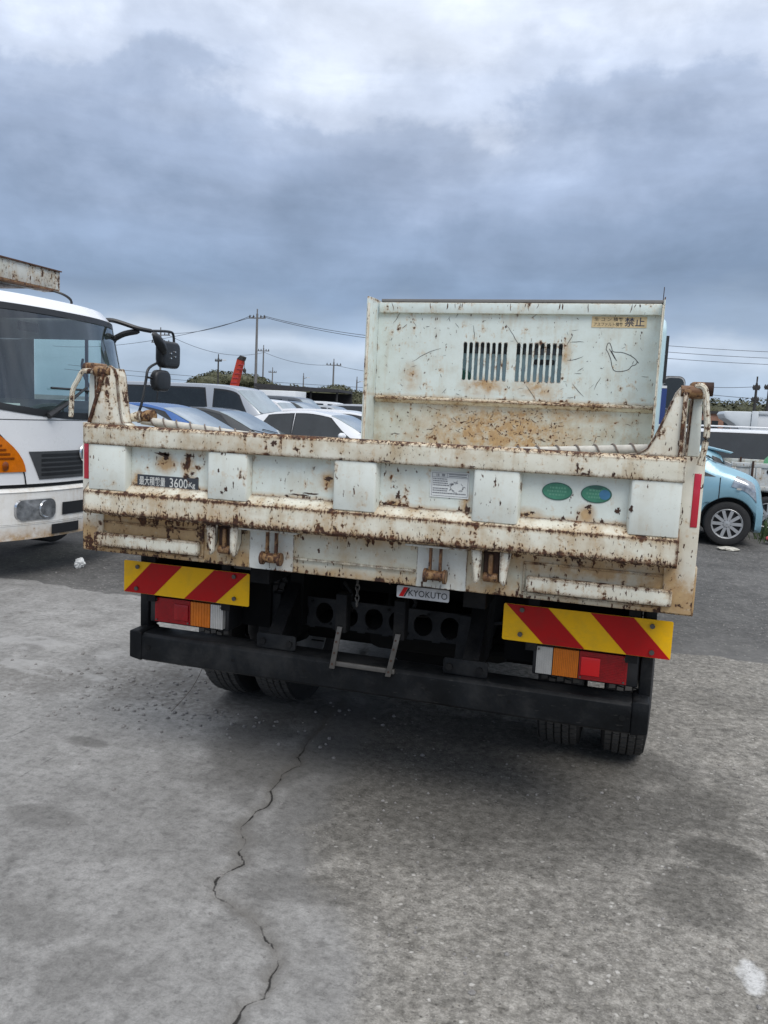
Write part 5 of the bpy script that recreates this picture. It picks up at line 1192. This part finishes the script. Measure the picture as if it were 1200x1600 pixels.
for s in (-1, 1):
    def hl(k_, off): 
        r0 = rrect(.40, .502, .765, .68, .06, 6); return [cabf(s*(.5825+(p[0]-.5825)*k_), .591+(p[1]-.591)*k_, off) for p in r0]
    for (k0, k1, o0, o1, mt_, nm_) in ((1.0, .96, .052, .066, 'chrome', 'lamp_rim'), (.96, .0, .064, .072, 'lamp_glass', 'headlamp')):
        A_ = hl(k0, o0); B_ = hl(k1, o1); n_ = len(A_); MB().add(A_+B_, [(i, (i+1) % n_, n_+(i+1) % n_, n_+i) for i in range(n_)]).build(nm_, mt_, bmp, smooth=True, fixn=False)
    for (a, c, z0, z1) in ((.03, .33, .525, .632), (.13, .44, .368, .452)):
        fgrid(s*a, s*c, z0, z1, .060, 8, 2).build('bumper_slot', 'trim_black', bmp, fixn=False)
    MB().lathe([(.001, .012), (.03, .010), (.055, .006), (.070, .016), (.078, .006)], (cabf(s*.56, .59)[0]+.066, s*.50, .59), 'x', 22).build('lamp_bowl', 'lamp_glass', bmp, smooth=True)
# wipers
for (py, ty, tz) in ((-.45, .05, 1.62), (.10, .55, 1.60)):
    p0 = Vector(cabf(py, 1.365, .03)); p1 = Vector(cabf(ty, tz, .035)); wp = MB().tube([p0, p0+(p1-p0)*.4+Vector((.02, 0, 0)), p1], [.028, .016, .010], 6).build('wiper', 'trim_black', H)
    q0 = Vector(cabf(ty-.42, tz-.02, .02)); q1 = Vector(cabf(ty+.34, tz-.05, .02)); MB().tube([q0, (q0+q1)/2+Vector((.004, 0, .012)), q1], .011, 6).build('wiper_blade', 'trim_black', wp)
fgrid(-.02, .75, 1.338, 1.372, .006, 10, 1).build('cowl_vent', 'trim_black', H, fixn=False)
# mirrors on stalks
for s in (1, -1):
    st_ = MB(); st_.tube(smoothpath([(-.52, s*.93, 2.30), (-.40, s*.98, 2.31), (-.20, s*1.10, 2.25), (-.12, s*1.22, 2.235)], 5), .022, 8)
    arm = st_.build('mirror_arm', 'trim_black', H, smooth=True)
    MB().tube(smoothpath([(-.45, s*1.05, 2.13), (-.34, s*1.08, 2.19), (-.2, s*1.13, 2.225)], 4), [.045]+[.03]*7+[.02], 8).build('arm_brace', 'trim_black', arm, smooth=True)
    MB().tube(smoothpath([(-.12, s*1.20, 2.235), (-.10, s*1.50, 2.26), (-.10, s*1.60, 2.24), (-.10, s*1.62, 2.13)], 5), .014, 8).build('upper_stalk', 'trim_black', arm, smooth=True)
    MB().tube(smoothpath([(-.10, s*1.46, 2.15), (-.10, s*1.44, 1.98), (-.10, s*1.16, 1.86), (-.10, s*1.10, 1.72), (-.12, s*1.02, 1.42), (-.30, s*1.05, 1.30)], 5), .014, 8).build('lower_stalk', 'trim_black', arm, smooth=True)
    MB().tube([(-.10, s*1.10, 1.765), (-.10, s*1.38, 1.75)], .012, 6).build('mirror_clamp', 'trim_black', arm)
    m1 = MB().prism(rrect(min(s*1.31, s*1.65), 1.875, max(s*1.31, s*1.65), 2.155, .07), -.13, -.03, 'x').build('main_mirror', 'trim_black', H, bevel=.03, seg=3)
    MB().prism(rrect(min(s*1.33, s*1.63), 1.895, max(s*1.33, s*1.63), 2.135, .06), -.136, -.131, 'x').build('mirror_face', 'mirror_glass', m1)
    for (yy, zz) in ((1.53, 2.05), (1.53, 2.00), (1.45, 2.03), (1.45, 1.98)): MB().cyl((-.03, s*yy, zz), (-.022, s*yy, zz), .008, 8).build('mirror_screw', 'chrome', m1)
    m2 = MB().prism(rrect(min(s*1.21, s*1.49), 1.63, max(s*1.21, s*1.49), 1.85, .08), -.13, -.04, 'x').build('lower_mirror', 'trim_black', H, bevel=.03, seg=3)
    MB().prism(rrect(min(s*1.23, s*1.47), 1.65, max(s*1.23, s*1.47), 1.83, .07), -.136, -.131, 'x').build('mirror_face', 'mirror_glass', m2)
    rd = MB().lathe([(.001, .03), (.08, .02), (.13, -.01), (.14, -.03)], (0, 0, 0), 'x', 20)
    rd.v = [(p[0]+.00, s*(1.225)+p[1]*.9+p[2]*-.0, 2.112-p[1]*s*.55+p[2]*.55) for p in rd.v]; rd.build('round_mirror', 'trim_black', H, smooth=True)
# overhead beam and rack above the roof
bmm = MB().box((-.78, -1.7, 2.505), (-.60, .44, 2.69)).build('overhead_beam', 'beam_paint', H, bevel=.004)
MB().box((-.80, -1.7, 2.688), (-.58, .445, 2.698)).build('beam_cap', 'rust_mid', bmm)
MB().box((-.60, -1.7, 2.485), (-.50, .30, 2.5045)).build('beam_shelf', 'hinge_rust', bmm)
for y in (-1.3, -.75, .2): MB().tube(smoothpath([(-.62, y, 2.51), (-.45, y+.06, 2.47), (-.40, y+.14, 2.42), (-.42, y+.16, 2.36)], 4), .012, 6).build('rack_cable', 'trim_black', bmm, smooth=True)
for y in (-1.0, .1): MB().box((-1.2, y, 2.40), (-1.1, y+.08, 2.52)).build('rack_post', 'trim_black', bmm)
MB().box((-1.2, -1.05, 2.51), (-.785, .25, 2.55)).build('rack_deck', 'hinge_rust', bmm)
MB().box((-6.8, -1.05, .95), (-2.1, 1.05, 1.1)).build('load_deck', 'beam_paint', H)
MB().box((-6.6, -.42, .6), (-.6, .42, .94)).build('chassis', 'underside', H)
MB().box((-2.08, -1.05, 1.1), (-2.02, 1.05, 2.45)).build('deck_headboard', 'beam_paint', H)
for (x, y) in ((-1.15, -.9), (-1.15, .9), (-5.2, -.85), (-5.2, .85)):
    w_ = truck_wheel('wheel', H, x, y, .42, .42, .22, False)

# ================================================================== BACKGROUND
# far-off woodland that reads as one mass: leaf cards over dark cores
def woodland(name, label, crowns, n_leaf, size):
    mb = MB(); core = MB()
    for (cx, cy, cz_, rx, ry, rz) in crowns:
        m_ = int(n_leaf*(rx*rz)/8)
        for k in range(m_):
            u_ = random.uniform(-1, 1); a = random.uniform(0, 6.283); q = math.sqrt(1-u_*u_)
            bump = 1+.12*math.sin(a*5+cx)*math.cos(u_*6+cy)+min(.04, random.gauss(0, .05))
            p = Vector((cx+rx*q*math.cos(a)*bump, cy+ry*q*math.sin(a)*bump, cz_+rz*u_*bump))
            if p.z < .2: continue
            s_ = size*random.uniform(.5, 1.2); nn_ = Vector((q*math.cos(a), q*math.sin(a), u_))+Vector((random.gauss(0, .35), random.gauss(0, .35), random.gauss(0, .35))); ax1 = nn_.orthogonal().normalized(); ax2 = nn_.cross(ax1).normalized(); th_ = random.uniform(0, 6.3); ax1, ax2 = ax1*math.cos(th_)+ax2*math.sin(th_), ax2*math.cos(th_)-ax1*math.sin(th_)
            mb.add([p+ax1*s_, p+ax2*s_*.6, p-ax1*s_, p-ax2*s_*.6], [(0, 1, 2, 3)])
        g_ = [[(cx+rx*.88*math.cos(a)*math.sin(b_), cy+ry*.88*math.sin(a)*math.sin(b_), max(0, cz_+rz*.88*math.cos(b_))) for a in np.linspace(0, 6.283, 15)] for b_ in np.linspace(0, 3.14, 9)]
        mb.grid(g_)
    return tag(mb.build(name, 'leaves', None, fixn=False), label, 'trees', kind='stuff')
cr = []
def edge_line(pts, d0, n, hj=.5):
    for i in range(n):
        t_ = i/(n-1)*(len(pts)-1); k = min(int(t_), len(pts)-2); f = t_-k
        x = pts[k][0]+(pts[k+1][0]-pts[k][0])*f; y = pts[k][1]+(pts[k+1][1]-pts[k][1])*f; z = pts[k][2]+(pts[k+1][2]-pts[k][2])*f
        for q in range(2):
            rz_ = random.uniform(1.2, 2.2); rx_ = random.uniform(1.6, 3.0)
            zt = z+random.uniform(-hj, hj*.4)-q*random.uniform(0, 1.4); cr.append((x+random.uniform(-1, 1), y+random.uniform(-3, 3)-q*2.5, zt-rz_, rx_, rx_, rz_))
            cr.append((x+random.uniform(-1, 1), y+random.uniform(-2, 2)-q*2, max(1.0, zt-rz_*2), rx_*1.2, rx_, rz_*1.3))
edge_line([(-61.5, 105.2, 4.6), (-58.6, 106.4, 6.4), (-55, 107.5, 5.8), (-51.5, 108.4, 5.0), (-46, 110, 4.4), (-43, 111, 4.3), (-40.9, 111.6, 4.9), (-38.5, 112.2, 3.9), (-36, 113, 3.2), (-30, 115, 3.4), (-18, 118, 3.5)], 0, 34)
woodland('woodland', 'olive green scrubby woodland along the horizon behind the parked cars', cr, 1100, .24)
cr = []
edge_line([(2, 72, 2.6), (5.5, 73, 2.5), (7.4, 73.2, 2.6), (8.6, 73.6, 3.4), (9.6, 74, 3.7), (10.6, 74.2, 3.5), (12, 74.5, 2.9), (18, 76, 3.0), (30, 78, 3.2)], 0, 24, .3)
woodland('hedge_trees', 'rounded dark green trees behind the white lorry body on the right', cr, 1100, .17)
# open shed
S = empty('open_shed', (-24.5, 49.0, 0), R(10), 'dark open sided shed roof beyond the silver van', 'shed')
MB().prism([(0, 2.75), (6.0, 2.62), (6.0, 2.80), (0, 2.98)], -.4, 5.5).build('roof', 'shed_roof', S)
MB().box((0, -.42, 2.58), (6.0, -.3, 2.72)).build('fascia', 'shed_roof', S)
for k in range(4): MB().box((.2+1.85*k, 0, 0), (.32+1.85*k, .12, 2.6)).build('post', 'pole_dark', S)
MB().box((0, 5.3, 0), (6.0, 5.4, 2.6)).build('back_wall', 'shed_dark', S)
MB().box((-.1, .1, 0), (0, 5.3, 2.6)).build('side_wall', 'shed_dark', S)
c_ = MB(); c_.box((-21.8, 44.0, 0), (-19.3, 45.8, 2.45)); tag(c_.build('white_container', 'white_box', None, bevel=.03), 'white box container standing before the dark shed', 'container')
# crane boom in the distance
K2 = empty('crane', (-42.3, 80, 0), 0, 'red crane boom leaning right above the woodland', 'crane')
bo = MB(); bo.prism([(-.62, 3.0), (.18, 3.0), (.98, 6.35), (.36, 6.55)], -.35, .35).build('boom', 'crane_red', K2)
for k in range(6): MB().box((-.55+.22*k, -.42, 3.3+.5*k), (.15+.22*k, -.352, 3.42+.5*k)).build('boom_lattice', 'plastic_red', K2)
MB().prism([(.35, 6.5), (1.0, 6.3), (1.15, 6.7), (.75, 6.85)], -.4, .4).build('boom_head', 'pole_dark', K2)
MB().tube([(1.1, 0, 6.5), (1.12, 0, 5.4)], .03, 5).build('hoist_rope', 'pole_dark', K2)
MB().lathe([(.01, -.25), (.18, -.2), (.2, .1), (.05, .3)], (1.12, 0, 5.2), 'z', 10).build('hook_block', 'pole_dark', K2)
MB().box((-2.4, -1, 0), (1.2, 1, 3.05)).build('crane_base', 'crane_red', K2)

# utility poles
def pole(name, x, y, h, r, label, arms=1, mat='pole_concrete', lamp=False, armlen=.9, base=0):
    e = empty(name, (x, y, base), 0, label, 'pole', 'utility poles on the horizon')
    MB().tube([(0, 0, 0), (0, 0, h)], [r, r*.65], 10).build('shaft', mat, e, smooth=True)
    for k in range(arms):
        zz = h-.45-k*.9
        am = MB().box((-armlen, -.06, zz-.06), (armlen, .06, zz+.06)).build('crossarm', mat, e)
        for q in (-.9, -.45, .45, .9): MB().lathe([(.02, -.08), (.07, -.06), (.09, .05), (.03, .22), (.01, .24)], (q*armlen, 0, zz+.10), 'z', 8).build('insulator', 'pole_dark', am, smooth=True)
    MB().box((-.05, -.05, h), (.05, .05, h+.5)).build('top_spike', mat, e)
    if lamp:
        MB().tube([(0, 0, h-.5), (.5, 0, h-.3), (.8, 0, h-.25)], .05, 6).build('lamp_arm', mat, e); MB().box((.7, -.15, h-.35), (1.15, .15, h-.2)).build('lamp_head', 'white_box', e)
    return e
pole('utility_pole', -37.8, 76, 11.0, .17, 'tallest pole on the left skyline rising above the dark shed', 1, armlen=.95)
pole('utility_pole', -56.3, 86.7, 10.0, .16, 'pole top showing just above the black lorry mirror', 2, armlen=1.3)
pole('utility_pole', -57.2, 118, 10.6, .16, 'thin pole immediately right of the tallest pole', 1, armlen=1.0)
pole('utility_pole', -54.1, 97.5, 7.6, .15, 'pole carrying a lamp above the left end of the woodland', 1, 'pole_dark', True, .5)
pole('utility_pole', -64.2, 136.6, 8.0, .15, 'short far pole right of the tallest one', 1, armlen=.8)
pole('utility_pole', -42.5, 111.6, 8.3, .17, 'grey pole near the middle of the woodland skyline', 1, armlen=1.2)
pole('utility_pole', -54.6, 128.8, 6.8, .15, 'small distant pole above the shed roof', 0, lamp=True)
pole('utility_pole', -42.3, 121.9, 6.2, .16, 'lamp pole a little left of the headboard', 0, lamp=True)
pole('utility_pole', -31.4, 93.5, 5.9, .17, 'dark pole touching the left edge of the headboard', 0, 'pole_dark')
pole('utility_pole', 9.62, 63.7, 4.8, .13, 'dark pole with fittings at the far right', 2, 'pole_dark', False, .22)
pole('utility_pole', 10.6, 64.5, 4.9, .11, 'slim dark pole at the very right edge', 1, 'pole_dark', False, .3)
WG = 'overhead wires on the horizon'
def wire(a, b_, sag, label, r=.028):
    pts = [(a[0]+(b_[0]-a[0])*t_, a[1]+(b_[1]-a[1])*t_, a[2]+(b_[2]-a[2])*t_-sag*4*t_*(1-t_)) for t_ in np.linspace(0, 1, 25)]
    return tag(MB().tube(pts, r, 5).build('overhead_wire', 'wire_black', None, smooth=True), label, 'wire', WG)
A = (-37.8, 76, 10.8); Bp = (-56.3, 86.7, 9.8)
wire((A[0]-.7, A[1], A[2]), (Bp[0]+1, Bp[1], Bp[2]), .55, 'wire from the tallest pole left to the pole behind the mirror')
wire((A[0]-.3, A[1], A[2]-.08), (-90, 108, 9.4), 1.2, 'wire running from the tallest pole far out to the left')
wire((A[0]+.7, A[1], A[2]), (-15.5, 80, 9.0), .75, 'upper wire from the tallest pole right to the headboard')
wire((A[0]+.4, A[1], A[2]-.05), (-14.5, 81, 8.75), .85, 'second wire from the tallest pole right to the headboard')
wire((Bp[0]+.8, Bp[1], Bp[2]-.1), (-57.2, 118, 9.9), 1.3, 'sagging wire from the pole behind the mirror to the thin pole')
wire((-57.2, 118, 10.0), (-42.5, 111.6, 7.9), .7, 'sagging wire from the thin pole to the grey skyline pole')
wire((-42.5, 111.6, 7.9), (-24, 106, 6.4), .5, 'wire from the grey skyline pole to the headboard')
wire((-95, 118, 6.9), (-10, 130, 5.2), .8, 'long low wire across the woodland top', .035)
wire((-95, 117, 6.1), (-10, 128, 4.3), .8, 'lowest long wire across the woodland top', .035)
for k, (zz, lab) in enumerate(((10.6, 'highest of the three wires right of the headboard'), (9.9, 'middle of the three wires right of the headboard'), (9.2, 'lowest of the three wires right of the headboard'))):
    wire((-8, 91, zz+.25), (26, 101, zz-.35), .5, lab)
wire((5, 62.5, 4.4), (9.62, 63.7, 4.55), .1, 'short upper wire reaching the dark pole at far right', .02)
wire((5, 62.5, 3.9), (16, 65.4, 3.8), .2, 'short lower wire passing the dark pole at far right', .02)

# ---- litter
def crumple(name, x, y, r, mat, label, flat=1.0, seed=1):
    rn = random.Random(seed); bm = bmesh.new(); bmesh.ops.create_icosphere(bm, subdivisions=3, radius=1)
    dirs = [(Vector((rn.gauss(0, 1), rn.gauss(0, 1), rn.gauss(0, 1))).normalized(), rn.uniform(.55, .85)) for _ in range(16)]
    for v in bm.verts:
        q = 1.25
        for d, h_ in dirs: q = min(q, h_/max(.05, v.co.normalized().dot(d)))
        v.co = v.co*q*r*rn.uniform(.86, 1.10)
    mn = min(v.co.z for v in bm.verts)
    for v in bm.verts: v.co.z = (v.co.z-mn)*flat
    me = bpy.data.meshes.new(name); bm.to_mesh(me); bm.free(); me.materials.append(MAT[mat])
    o = bpy.data.objects.new(name, me); COL.objects.link(o); o.location = (x, y, gz(x, y)-.003); return tag(o, label, 'litter')
crumple('crumpled_paper', -3.80, 3.50, .055, 'paper', 'crumpled white paper on the asphalt below the white lorry bumper', 1.0, 5)
crumple('torn_card', 2.20, 8.25, .16, 'tape_white', 'pale flattened card on the ground before the hatchback wheel', .14, 3)
crumple('red_rubbish', 2.82, 9.05, .11, 'plastic_red', 'red plastic rubbish at the right edge beside the hatchback', .9, 4)
gs = MB()
for k in range(260):
    x, y = 2.95+random.gauss(0, .16), 9.55+random.gauss(0, .2); h = random.uniform(.12, .32); a = random.uniform(0, 6.28); d = random.uniform(.02, .10)
    gs.add([(x-.006*math.sin(a), y+.006*math.cos(a), -.01), (x+.006*math.sin(a), y-.006*math.cos(a), -.01), (x+d*.5*math.cos(a), y+d*.5*math.sin(a), h*.7), (x+d*math.cos(a), y+d*math.sin(a), h)], [(0, 1, 2), (0, 2, 3)])
tag(gs.build('weed_tuft', 'grass_green', None, fixn=False), 'weedy grass tuft at the right edge behind the hatchback', 'grass', kind='stuff')
